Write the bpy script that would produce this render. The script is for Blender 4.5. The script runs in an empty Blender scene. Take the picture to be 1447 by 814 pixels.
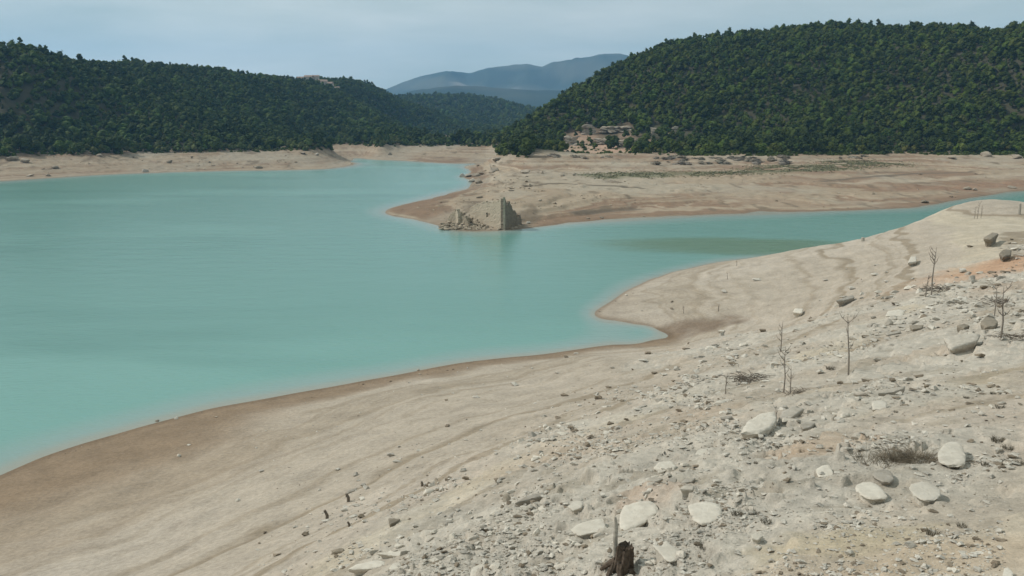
import bpy, bmesh, math, random
import numpy as np
from mathutils import Vector, Matrix

rad = math.radians
random.seed(7)
RNG = np.random.default_rng(11)
SC = bpy.context.scene
COL = SC.collection

# ------------------------------------------------------------------ camera model
F, U0, V0 = 1253.0, 723.5, 407.0
PITCH = rad(10.5)
H = 28.0                                   # metres above the water
CP, SP = math.cos(PITCH), math.sin(PITCH)

def ray(u, v):
    x = (u - U0) / F
    y = (V0 - v) / F
    return x, CP + y * SP, -SP + y * CP

def P(u, v, z=0.0):
    dx, dy, dz = ray(u, v)
    t = (z - H) / dz
    return (dx * t, dy * t, z)

def D(u, v, r, drop=0.0):
    dx, dy, dz = ray(u, v)
    t = r / math.hypot(dx, dy)
    return (dx * t, dy * t, H + dz * t - drop)

def azim(u):
    dx, dy, _ = ray(u, 175)
    return math.atan2(dx, dy)

# ------------------------------------------------------------------ numpy noise
def _hash(ix, iy, seed):
    h = (ix.astype(np.int64) * 374761393 + iy.astype(np.int64) * 668265263 + seed * 1274126177) & 0xffffffff
    h = ((h ^ (h >> 13)) * 1103515245) & 0xffffffff
    h = ((h ^ (h >> 16)) * 2246822519) & 0xffffffff
    return ((h ^ (h >> 15)) & 0xffffff) / float(0xffffff)

def vnoise(x, y, seed=0):
    x = np.asarray(x, float); y = np.asarray(y, float)
    ix = np.floor(x); iy = np.floor(y)
    fx = x - ix; fy = y - iy
    fx = fx * fx * (3 - 2 * fx); fy = fy * fy * (3 - 2 * fy)
    a = _hash(ix, iy, seed); b = _hash(ix + 1, iy, seed)
    c = _hash(ix, iy + 1, seed); d = _hash(ix + 1, iy + 1, seed)
    return (a + (b - a) * fx + (c - a) * fy + (a - b - c + d) * fx * fy) * 2 - 1

def fbm(x, y, seed=0, octv=4, gain=.5):
    s = 0; amp = 1.0; tot = 0
    for i in range(octv):
        ca, sa = math.cos(i * .7), math.sin(i * .7)
        s = s + amp * vnoise((x * ca - y * sa) * 2 ** i + 13.7 * i, (x * sa + y * ca) * 2 ** i - 7.1 * i, seed + i)
        tot += amp; amp *= gain
    return s / tot

def sstep(a, b, x):
    t = np.clip((x - a) / (b - a), 0, 1)
    return t * t * (3 - 2 * t)

# ------------------------------------------------------------------ the lie of the land
PTS = []                                    # (x, y, z, rubble)
def near(u, v, z, rub): x, y, _ = P(u, v, z); PTS.append((x, y, z, rub))
def land(u, v, z): near(u, v, z, 0)
def bed(u, v, z): x, y, _ = P(u, v, 0); PTS.append((x, y, z, 0))
def hill(u, v, r, drop=7): x, y, z = D(u, v, r, drop); PTS.append((x, y, z, 0))
def raw(th, r, z, rub=0): PTS.append((r * math.sin(th), r * math.cos(th), z, rub))

# near shore, water's edge
for u, v in [(-420, 860), (-250, 775), (-120, 722), (0, 672), (60, 646), (120, 626), (200, 603), (300, 577), (420, 555), (520, 537),
             (600, 522), (650, 513), (720, 505), (800, 496), (870, 487), (920, 480.5), (940, 477)]:
    land(u, v, 0)
for u, v in [(950, 473.2), (930, 467), (900, 459), (870, 453), (845, 449), (839, 444), (860, 428), (883, 412)]:
    land(u, v, 0)
for u, v, z in [(925, 399, .35), (960, 388, .8), (1037, 370, 2), (1118, 355, 3.6), (1219, 338, 5.8), (1297, 314, 8), (1391, 292, 9.3),
                (1447, 289, 10.3), (1600, 282, 10.8), (1800, 276, 11)]:
    x, y, _ = P(u, v, z)
    PTS.append((x, y, z, 0)); PTS.append((x * 1.025, y * 1.025, z * .93 - .1, 0)); PTS.append((x * (1.06 + .006 * z), y * (1.06 + .006 * z), z * .45 - .5, 0)); PTS.append((x * (1.12 + .012 * z), y * (1.12 + .012 * z), -1.5, 0))
for u, v, z in [(930, 430, 1.0), (960, 462, .7), (996, 474, 1.0), (1000, 440, 1.9), (1000, 415, 1.9), (1100, 400, 3.4), (1100, 430, 3.4), (1100, 455, 3.4),
                (1210, 370, 6), (1210, 395, 6.2), (1300, 350, 8.8), (1400, 330, 10.8)]:
    near(u, v, z, 0.05)
for u, v, z, q in [(1208, 420, 7, .3), (1311, 402, 9.8, .5), (1438, 392, 12.6, .9), (1447, 345, 11.4, .5), (1600, 390, 15, .9),
                (0, 814, 4.2, 0), (0, 740, 1.7, 0), (-250, 860, 2.6, 0), (-250, 1000, 8, 0), (150, 740, 3.0, 0), (150, 670, 1.2, 0), (150, 814, 6, 0), (300, 814, 8.4, 0), (470, 814, 13, .55), (650, 814, 16.8, .95), (800, 814, 19, 1), (1000, 814, 20.6, .8), (1250, 814, 21.4, .3),
                (1447, 814, 21.8, .3), (1700, 814, 22.4, .3),
                (300, 700, 3.8, 0), (300, 630, 1.6, 0), (450, 700, 6.4, 0), (600, 700, 10.5, .45), (750, 700, 15, 1), (900, 700, 18.2, 1), (1050, 700, 19.8, 1), (1230, 690, 20.6, .7),
                (1447, 690, 21.2, .5), (1700, 690, 22, .4),
                (450, 600, 2.2, 0), (600, 600, 4.7, 0), (750, 600, 8.2, .35), (900, 600, 13, .85), (1050, 600, 16.8, .9), (1230, 600, 18.9, 1), (1447, 600, 20.2, .6), (1700, 600, 21.4, .5),
                (600, 550, 2.0, 0), (750, 540, 3.2, 0), (900, 540, 6.6, .5), (1000, 540, 10, .9), (1130, 540, 14, .8), (1300, 540, 16.8, .8), (1447, 540, 18.4, .6), (1700, 540, 20.3, .5),
                (850, 505, 2.1, .2), (950, 500, 4.1, .7), (1050, 490, 7, .9), (1150, 490, 10.5, .6), (1300, 480, 13.8, .7), (1447, 470, 16, 1), (1700, 470, 18, .8),
                (1000, 480, 2.2, .6), (1150, 452, 7, .6), (1250, 432, 9.6, .7), (1350, 430, 12.2, .9), (1447, 420, 14.2, 1)]:
    near(u, v, z, q)
for t in (-30, -8, 12, 32):
    raw(rad(t), 8.5, 20.6 + .03 * t, .6); raw(rad(t), 4, 21.5, .4)
raw(rad(-30), 20, 14.5, .2); raw(rad(-48), 20, 15.5, .2); raw(rad(-20), 14, 18, .6); raw(rad(-60), 9, 20.5, .4); raw(rad(60), 9, 21.8, .4)
raw(rad(-60), 60, 3.5); raw(rad(60), 60, 20, .4); raw(rad(60), 150, 16, .4)

# lake bed
for u, v, z in [(-250, 560, -4), (0, 580, -3), (150, 540, -4), (350, 500, -4), (550, 480, -4), (700, 460, -4), (800, 455, -2.5), (905, 468, -.8), (0, 450, -7), (250, 420, -8),
                (500, 400, -8), (700, 400, -7), (800, 415, -4), (0, 340, -8), (250, 330, -9), (450, 320, -7), (600, 345, -4), (700, 350, -4), (850, 345, -5), (950, 350, -4),
                (1050, 330, -3.5), (1150, 318, -3), (1250, 308, -2.2), (0, 280, -5), (150, 275, -6), (350, 265, -6), (520, 275, -6), (600, 255, -5), (560, 243, -5), (640, 242, -4),
                (-250, 340, -7), (-250, 430, -7), (500, 228.5, -1.0)]:
    bed(u, v, z)

# the peninsula with the ruin
for u, v in [(549, 302), (583, 309), (615, 317), (640, 325), (690, 326), (737, 323), (762, 320), (800, 316), (850, 313), (900, 310), (1000, 304),
             (1100, 301), (1200, 297), (1290, 293), (1330, 286), (1385, 277), (1447, 269), (1600, 262),
             (583, 287), (627, 274), (662, 265), (668, 258), (655, 249), (662, 241), (676, 232)]:
    land(u, v, 0)
for u, v, z in [(585, 299, .8), (620, 296, 1.6), (625, 288, 1.3), (650, 285, 2.4), (690, 290, 3.4), (720, 290, 3.4), (680, 268, 2.0), (760, 295, 2.8), (800, 295, 2.2), (850, 290, 2.0), (900, 288, 1.6),
                (700, 252, 2.6), (760, 262, 2.6), (850, 262, 2.6), (1000, 290, 1.0), (1000, 270, 1.8), (1000, 250, 3.4), (1100, 282, 1.1), (1100, 260, 2.2), (1200, 270, 1.6),
                (1200, 245, 3.6), (1320, 265, 1.6), (1320, 245, 3.2), (1447, 250, 2.8), (1447, 235, 5),
                (690, 238, 3.0), (720, 240, 4.2), (800, 240, 4.6), (900, 240, 4.6), (1000, 233, 5.2), (1100, 231, 5.6), (1280, 230, 5.4)]:
    land(u, v, z)
for u, v, z in [(700, 220, 7.5), (730, 222, 8.8), (770, 222, 9), (820, 217, 9.2), (870, 219, 9.2), (920, 220, 9), (1000, 219, 8.8), (1100, 219, 8.8), (1200, 218, 8.8), (1300, 217.5, 8.8), (1447, 216.5, 8.8), (1600, 216, 9)]:
    land(u, v, z)
# right hill: flank and crest (crest heights are the ground under the tree tops)
for u, v, r in [(706, 200, 720), (735, 177, 760), (768, 150, 800), (805, 124, 830), (850, 100, 850), (890, 78, 870), (940, 60, 890), (1000, 49, 900), (1080, 39, 910), (1170, 32, 930), (1260, 37, 940), (1360, 37, 930), (1447, 52, 920), (1650, 66, 900)]:
    hill(u, v, r, 8.5)
    x, y, z = D(u, v, r, 8.5)
    PTS.append((x * 1.35, y * 1.35, max(z * .55, 6), 0)); PTS.append((x * 1.9, y * 1.9, 14, 0))
for u, v, r in [(800, 175, 730), (870, 150, 750), (950, 130, 760), (1050, 125, 760), (1150, 120, 760), (1250, 120, 760), (1350, 122, 750), (1447, 130, 740), (1600, 140, 740)]:
    hill(u, v, r, 8)
for u, v, r in [(850, 196, 668), (950, 188, 672), (1050, 185, 672), (1200, 182, 672), (1350, 180, 668), (1500, 180, 660)]:
    hill(u, v, r, 8)
# left bank and hill
for u, v in [(-250, 268), (-100, 260), (0, 255.5), (83, 250.5), (149, 246.5), (249, 243), (332, 241), (410, 240), (470, 238), (498, 234), (500, 229), (497, 224.5), (515, 223.5), (540, 226), (599, 229), (640, 231)]:
    land(u, v, 0)
for u, v, z in [(0, 232, 5), (100, 230, 5), (250, 228, 4.5), (400, 228, 3.4), (460, 228, 2.4), (-150, 234, 5), (560, 217, 3.6), (640, 217, 4.2),
                (-250, 218, 8.8), (-100, 217, 8.8), (0, 216, 8.8), (120, 217, 8.8), (250, 215, 8.8), (400, 213, 8.8), (470, 211, 8.8), (530, 208, 8.8), (600, 206.5, 8.8), (660, 206.5, 8.8), (690, 207, 8.8)]:
    land(u, v, z)
for u, v, r in [(-250, 88, 850), (-100, 90, 860), (0, 92, 880), (80, 88, 900), (160, 84, 950), (215, 87, 980), (300, 95, 1060), (370, 105, 1160), (440, 110, 1280), (500, 123, 1340), (540, 136, 1400), (575, 146, 1480), (620, 158, 1500)]:
    hill(u, v, r, 8.5)
    if u < 520:
        x, y, z = D(u, v, r, 8.5)
        PTS.append((x * 1.4, y * 1.4, z * .5, 0)); PTS.append((x * 2.2, y * 2.2, 14, 0))
for u, v, r in [(0, 140, 720), (100, 140, 730), (200, 145, 760), (300, 150, 810), (400, 155, 900), (480, 160, 1000), (560, 172, 1150), (-150, 135, 720)]:
    hill(u, v, r, 7.5)
for u, v, r in [(0, 190, 630), (120, 190, 635), (250, 190, 660), (400, 188, 720), (500, 189, 850)]:
    hill(u, v, r, 7.5)
# far ridge closing the valley
for u, v, r in [(560, 137, 2100), (600, 134, 2150), (650, 134, 2200), (700, 140, 2250), (745, 150, 2300), (800, 160, 2350), (900, 165, 2400)]:
    hill(u, v, r, 8.5)
    x, y, z = D(u, v, r, 8.5)
    PTS.append((x * 1.4, y * 1.4, 25, 0)); PTS.append((x * 1.9, y * 1.9, 10, 0))
for u, v, r in [(590, 185, 1350), (640, 175, 1550), (690, 178, 1550), (740, 180, 1600), (640, 195, 1150), (690, 195, 1150)]:
    hill(u, v, r, 7.5)
for t in (-60, -30, 0, 30, 60):
    raw(rad(t), 5000, 6); raw(rad(t), 12000, 4)
raw(azim(1391), 185, 10.3); raw(azim(1447), 185, 10.6); raw(azim(1600), 195, 10.8); raw(azim(1297), 178, 8.6); raw(rad(44), 170, 11); raw(rad(44), 240, 4); raw(rad(44), 330, 0); raw(rad(44), 700, 15); raw(rad(44), 850, 60); raw(rad(-44), 700, 15); raw(rad(-44), 850, 70)
raw(rad(-60), 300, -6); raw(rad(-60), 900, 80); raw(rad(60), 900, 80); raw(rad(60), 400, 6)

PA = np.array(PTS)
AZ = 2.0
def feat(x, y):
    r = np.hypot(x, y) + 1e-6
    th = np.clip(np.arctan2(x, y), -1.2, 1.2)
    return np.stack([th * AZ, np.log(r)], -1)
def kern(d2):
    return .5 * d2 * np.log(d2 + 1e-12)
ZS = 1.5
CQ = feat(PA[:, 0], PA[:, 1])
n = len(CQ)
d2 = ((CQ[:, None] - CQ[None]) ** 2).sum(-1)
A = np.zeros((n + 3, n + 3))
A[:n, :n] = kern(d2) + np.eye(n) * 2e-4
A[:n, n] = 1; A[:n, n + 1:] = CQ; A[n, :n] = 1; A[n + 1:, :n] = CQ.T
B = np.zeros((n + 3, 2))
B[:n, 0] = np.sign(PA[:, 2]) * np.log1p(np.abs(PA[:, 2]) / ZS)
B[:n, 1] = PA[:, 3]
W = np.linalg.solve(A, B)

def _tps(q):
    out = np.empty((len(q), 2))
    for i in range(0, len(q), 20000):
        qq = q[i:i + 20000]
        k = kern((qq[:, None, 0] - CQ[None, :, 0]) ** 2 + (qq[:, None, 1] - CQ[None, :, 1]) ** 2)
        out[i:i + 20000] = k @ W[:n] + W[n] + qq @ W[n + 1:]
    return out
GA = np.linspace(-1.22, 1.22, 340) * AZ                 # the smooth land form, tabulated once
GL = np.linspace(-1.0, 9.6, 520)
TAB = _tps(np.stack(np.meshgrid(GA, GL, indexing='ij'), -1).reshape(-1, 2)).reshape(len(GA), len(GL), 2)

def _cubic(t):
    return (-.5 * t + t * t - .5 * t ** 3, 1 - 2.5 * t * t + 1.5 * t ** 3, .5 * t + 2 * t * t - 1.5 * t ** 3, -.5 * t * t + .5 * t ** 3)

def base(x, y):
    x = np.atleast_1d(np.asarray(x, float)); y = np.atleast_1d(np.asarray(y, float))
    q = feat(x, y)
    a = (q[:, 0] - GA[0]) / (GA[1] - GA[0]); b = np.clip((q[:, 1] - GL[0]) / (GL[1] - GL[0]), 1.01, len(GL) - 2.01)
    a = np.clip(a, 1.01, len(GA) - 2.01)
    ia = a.astype(int); ib = b.astype(int)
    wa = _cubic(a - ia); wb = _cubic(b - ib)
    out = np.zeros((len(x), 2))
    for i in range(4):
        row = np.zeros((len(x), 2))
        for j in range(4):
            row += wb[j][:, None] * TAB[ia + i - 1, ib + j - 1]
        out += wa[i][:, None] * row
    s = np.clip(out[:, 0], -2.6, 4.8)
    z = np.sign(s) * np.expm1(np.abs(s)) * ZS
    th = np.abs(np.arctan2(x, y)); r = np.hypot(x, y)
    w = sstep(.75, 1.4, th) * sstep(60, 20, r) + sstep(1.15, 2.2, th) * sstep(20, 60, r)
    z = z * (1 - w) + w * np.where(r < 400, 21, 21 + 60 * sstep(400, 900, r) * (1 - sstep(2000, 4000, r)))
    z = np.where(r < 6, np.minimum(z, 22), z)
    z = np.where(r > 3200, np.minimum(z, 12), z)
    return z, np.clip(out[:, 1], 0, 1) * (1 - sstep(170, 260, r))

def ground(x, y, full=False):
    """final height of the land at (x, y)"""
    x = np.atleast_1d(np.asarray(x, float)); y = np.atleast_1d(np.asarray(y, float))
    z, rub = base(x, y)
    r = np.hypot(x, y)
    sh = 85 * sstep(.28, .42, np.arctan2(x, y))
    nearm = 1 - sstep(170 + sh, 230 + sh, r)
    up = np.clip(z / 1.2, 0, 1)
    wx = x + 1.2 * fbm(x / 4, y / 4, 91, 3); wy = y + 1.2 * fbm(x / 4, y / 4, 95, 3)
    z = z + nearm * up * (.30 * fbm(x / 9, y / 9, 3, 3) + .05 * fbm(x / 1.7, y / 1.7, 5, 3))
    rr = rub * nearm * (.45 + .55 * sstep(-.35, .35, fbm(x / 7, y / 7, 21, 3)))
    ridge = 1 - np.abs(fbm(wx / 2.6, wy / 1.8, 31, 4))
    fine = sstep(60, 25, r)
    z = z + rr * (.48 * (ridge - .75) + .26 * fbm(wx / .8, wy / .6, 41, 3) + fine * .09 * fbm(x / .22, y / .2, 47, 3))
    for hs, sd in ((.55, 51), (.24, 55)):                                  # broken edges of the rock layers
        q = (z + .35 * fbm(wx / 5, wy / 5, sd, 3) + .04 * x) / hs
        fr = q - np.floor(q)
        z = z + rr * hs * .85 * sstep(-.3, .25, fbm(x / 3.3, y / 3.3, sd + 2, 3)) * (sstep(.82, 1, fr) - fr + .4)
    # wave-cut steps on the slope: level after level left by the sinking water
    st = (1 - rub) * nearm * sstep(.4, 1.5, z)
    zz = z + .25 * fbm(x / 6, y / 6, 61, 3)
    z = z + st * .035 * np.sin(zz * 7.0) + st * .02 * np.sin(zz * 19)
    midm = sstep(190 + sh, 230 + sh, r) * (1 - sstep(1100, 1500, r))
    low = midm * (1 - sstep(9, 16, z)) * np.clip(z / 1.5 + .15, 0, 1)
    g = fbm(x / 38, y / 60, 71, 4)
    z = z + low * (1.0 * g + .6 * fbm(x / 9, y / 14, 75, 4) + .35 * fbm(x / 3, y / 5, 77, 3) * sstep(-.1, .4, g))
    zs = z + .25 * g
    z = z + low * (.26 * np.sin(zs * 5.5) + .05 * np.sin(zs * 13))
    hl = sstep(10, 24, z) * sstep(400, 500, r)
    z = z + hl * (5.5 * fbm(x / 120, y / 120, 81, 3) + 2 * fbm(x / 30, y / 30, 85, 2))
    if full:
        return z, rub, rr
    return z

def hits(uv, tmax=2200):
    """where the sight lines through the given picture points meet the land: (n, 3)"""
    out = []
    ts = np.concatenate([np.geomspace(7, tmax, 420)])
    for u, v in uv:
        dx, dy, dz = ray(u, v)
        z = ground(dx * ts, dy * ts)
        below = (H + dz * ts) < np.maximum(z, -.5)
        i = int(np.argmax(below)) if below.any() else len(ts) - 1
        if i > 0:
            tt = np.linspace(ts[i - 1], ts[i], 40)
            z = ground(dx * tt, dy * tt)
            b = (H + dz * tt) < z
            j = int(np.argmax(b)) if b.any() else 39
            t = tt[j]; zz = z[j]
        else:
            t = ts[0]; zz = z[0]
        out.append((dx * t, dy * t, float(zz)))
    return np.array(out)

# ------------------------------------------------------------------ helpers
def tag(o, label=None, cat=None, group=None, kind=None):
    if label: o['label'] = label
    if cat:
        o['category'] = cat
        kind = kind or ('thing' if cat not in ('ground', 'water', 'mountain', 'haze', 'forest') else None)
    if group: o['group'] = group
    if kind: o['kind'] = kind
    return o

def link(name, me, parent=None, mat=None):
    o = bpy.data.objects.new(name, me)
    COL.objects.link(o)
    if mat and me and not me.materials: me.materials.append(mat)
    if parent: o.parent = parent
    return o

def empty(name, loc, rz=0.0, s=1.0):
    o = bpy.data.objects.new(name, None)
    o.empty_display_size = .1
    o.location = loc; o.rotation_euler = (0, 0, rz); o.scale = (s, s, s)
    COL.objects.link(o)
    return o

def np_mesh(name, V, Fc, smooth=False, col=None, colname='Col'):
    V = np.ascontiguousarray(V, np.float32); Fc = np.ascontiguousarray(Fc, np.int32)
    me = bpy.data.meshes.new(name)
    k = Fc.shape[1]
    me.vertices.add(len(V)); me.vertices.foreach_set('co', V.ravel())
    me.loops.add(Fc.size); me.loops.foreach_set('vertex_index', Fc.ravel())
    me.polygons.add(len(Fc))
    me.polygons.foreach_set('loop_start', np.arange(0, Fc.size, k, dtype=np.int32))
    me.polygons.foreach_set('use_smooth', np.full(len(Fc), smooth, bool))
    if col is not None:
        a = me.color_attributes.new(colname, 'FLOAT_COLOR', 'POINT')
        c = np.ones((len(V), 4), np.float32); c[:, :3] = col
        a.data.foreach_set('color', c.ravel())
    me.update(calc_edges=True)
    me.validate()
    return me

def bm_mesh(name, bm, smooth=False):
    me = bpy.data.meshes.new(name)
    bm.normal_update()
    bm.to_mesh(me); bm.free()
    if smooth:
        me.polygons.foreach_set('use_smooth', [True] * len(me.polygons))
    return me

# ------------------------------------------------------------------ materials
def mat_new(name):
    m = bpy.data.materials.new(name)
    m.use_nodes = True
    nt = m.node_tree
    return m, nt, nt.nodes, nt.links, nt.nodes['Principled BSDF']

def noise_node(nt, scale, detail=5, vec=None, rough=.55):
    n_ = nt.nodes.new('ShaderNodeTexNoise')
    n_.inputs['Scale'].default_value = scale
    n_.inputs['Detail'].default_value = detail
    n_.inputs['Roughness'].default_value = rough
    if vec is not None: nt.links.new(vec, n_.inputs['Vector'])
    return n_.outputs['Fac']

def maprange(nt, val, a, b, c, d):
    m = nt.nodes.new('ShaderNodeMapRange')
    for i, x in enumerate((a, b, c, d)): m.inputs[i + 1].default_value = x
    nt.links.new(val, m.inputs[0])
    return m.outputs[0]

def math_node(nt, op, a, b):
    m = nt.nodes.new('ShaderNodeMath'); m.operation = op
    for i, x in enumerate((a, b)):
        if isinstance(x, (int, float)): m.inputs[i].default_value = x
        else: nt.links.new(x, m.inputs[i])
    return m.outputs[0]

def scale_col(nt, col, fac):
    m = nt.nodes.new('ShaderNodeVectorMath'); m.operation = 'SCALE'
    nt.links.new(col, m.inputs[0])
    if isinstance(fac, (int, float)): m.inputs['Scale'].default_value = fac
    else: nt.links.new(fac, m.inputs['Scale'])
    return m.outputs[0]

def mixc(nt, fac, a, b):
    m = nt.nodes.new('ShaderNodeMix'); m.data_type = 'RGBA'
    for sock, x in ((m.inputs[0], fac), (m.inputs[6], a), (m.inputs[7], b)):
        if isinstance(x, (int, float)): sock.default_value = x
        elif isinstance(x, tuple): sock.default_value = (*x, 1)
        else: nt.links.new(x, sock)
    return m.outputs[2]

def coords(nt, kind='Object', scale=None):
    t = nt.nodes.new('ShaderNodeTexCoord')
    o = t.outputs[kind]
    if scale:
        mp = nt.nodes.new('ShaderNodeMapping'); mp.inputs['Scale'].default_value = scale
        nt.links.new(o, mp.inputs['Vector']); o = mp.outputs[0]
    return o

def bump(nt, height, strength, dist, bs):
    b = nt.nodes.new('ShaderNodeBump')
    b.inputs['Strength'].default_value = strength; b.inputs['Distance'].default_value = dist
    nt.links.new(height, b.inputs['Height']); nt.links.new(b.outputs[0], bs.inputs['Normal'])

def attr(nt, name):
    a = nt.nodes.new('ShaderNodeAttribute'); a.attribute_name = name
    return a.outputs['Color']

def geo_pos(nt):
    return nt.nodes.new('ShaderNodeNewGeometry').outputs['Position']

def ground_material():
    m, nt, N, L, bs = mat_new('dry_ground')
    pos = geo_pos(nt)
    c = attr(nt, 'Col')
    f1 = noise_node(nt, .35, 6, pos); f2 = noise_node(nt, 3.2, 6, pos, .65); f3 = noise_node(nt, 22, 4, pos, .7)
    s = math_node(nt, 'ADD', maprange(nt, f1, .25, .75, -.16, .16), maprange(nt, f2, .25, .75, -.24, .24))
    s = math_node(nt, 'ADD', s, maprange(nt, f3, .25, .75, -.22, .22))
    s = math_node(nt, 'ADD', s, 1.0)
    L.new(scale_col(nt, c, s), bs.inputs['Base Color'])
    bs.inputs['Roughness'].default_value = .95
    bs.inputs['Specular IOR Level'].default_value = .15
    h = math_node(nt, 'ADD', math_node(nt, 'MULTIPLY', f2, 1.0), math_node(nt, 'MULTIPLY', f3, .35))
    bump(nt, h, .75, .10, bs)
    return m

def rock_material(name, c1, c2, scale=4.0, objrand=.25):
    m, nt, N, L, bs = mat_new(name)
    pos = geo_pos(nt)
    f = noise_node(nt, scale, 6, pos, .65)
    col = mixc(nt, maprange(nt, f, .3, .7, 0, 1), c1, c2)
    oi = N.new('ShaderNodeObjectInfo')
    col = mixc(nt, maprange(nt, noise_node(nt, scale * .45, 5, pos, .7), .5, .68, 0, .35), col, tuple(c_ * .66 for c_ in c1))   # mud stains
    k = maprange(nt, oi.outputs['Random'], 0, 1, 1 - objrand, 1 + objrand * .5)
    L.new(scale_col(nt, col, k), bs.inputs['Base Color'])
    bs.inputs['Roughness'].default_value = .9
    bs.inputs['Specular IOR Level'].default_value = .2
    bump(nt, noise_node(nt, scale * 5, 5, pos, .7), .5, .04, bs)
    return m

def leaf_material():
    m, nt, N, L, bs = mat_new('pine_foliage')
    pos = geo_pos(nt)
    c = attr(nt, 'Col')
    f = noise_node(nt, .22, 4, pos)
    f2 = noise_node(nt, .02, 4, pos)
    oi = N.new('ShaderNodeObjectInfo')
    k = math_node(nt, 'MULTIPLY', maprange(nt, f, .25, .75, .78, 1.16), maprange(nt, oi.outputs['Random'], 0, 1, .82, 1.2))
    k = math_node(nt, 'MULTIPLY', k, maprange(nt, f2, .3, .7, .8, 1.2))
    L.new(scale_col(nt, c, k), bs.inputs['Base Color'])
    bs.inputs['Roughness'].default_value = .85
    bs.inputs['Specular IOR Level'].default_value = .15
    return m

def plain(name, c, rough=.85, var=.3, scale=6.0):
    m, nt, N, L, bs = mat_new(name)
    f = noise_node(nt, scale, 5, geo_pos(nt), .65)
    d = tuple(x * (1 - var) for x in c); e = tuple(min(1, x * (1 + var)) for x in c)
    L.new(mixc(nt, maprange(nt, f, .3, .7, 0, 1), d, e), bs.inputs['Base Color'])
    bs.inputs['Roughness'].default_value = rough
    bs.inputs['Specular IOR Level'].default_value = .2
    bump(nt, f, .4, .05, bs)
    return m

M_GROUND = ground_material()
M_ROCK = rock_material('pale_limestone', (.50, .455, .385), (.63, .585, .505), objrand=.12)
M_ROCKB = rock_material('weathered_stone', (.20, .17, .13), (.31, .27, .215))
M_LEDGE = rock_material('ledge_stone', (.33, .295, .245), (.47, .43, .37))
M_CLIFF = rock_material('cliff_stone', (.25, .205, .16), (.43, .37, .295), .5, .1)
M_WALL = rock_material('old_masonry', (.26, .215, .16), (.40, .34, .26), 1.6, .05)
M_WALL_SHADE = rock_material('shaded_masonry', (.17, .14, .108), (.27, .225, .17), 1.6, .05)  # darker copy of the wall stone: the side wall's shade put into its colour
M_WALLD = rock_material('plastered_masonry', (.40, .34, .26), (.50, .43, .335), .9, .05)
M_LEAF = leaf_material()
M_BARK = plain('pine_bark', (.10, .075, .055))
M_DEADWOOD = plain('grey_dead_wood', (.23, .20, .17), scale=14)
M_DARKWOOD = plain('dark_rotten_wood', (.085, .064, .048), scale=18, var=.5)
M_POSTWOOD = plain('bleached_wood', (.36, .33, .28), scale=14)
M_TWIG = plain('dry_twigs', (.15, .125, .10), scale=12)
M_WEED = plain('dark_weed', (.105, .092, .066), scale=12)
M_BUSH = plain('dry_bush_twigs', (.165, .138, .10), scale=7, var=.5)
M_GRASS = plain('thin_grass', (.19, .185, .11), scale=.3)
M_PLASTER = plain('house_plaster', (.46, .41, .365), var=.12, scale=.4)
M_ROOF = plain('clay_roof', (.25, .19, .155), var=.15, scale=.5)
M_DARK = plain('dark_opening', (.03, .028, .026))
M_MUD = rock_material('silt_clump', (.28, .245, .20), (.36, .32, .27))

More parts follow.
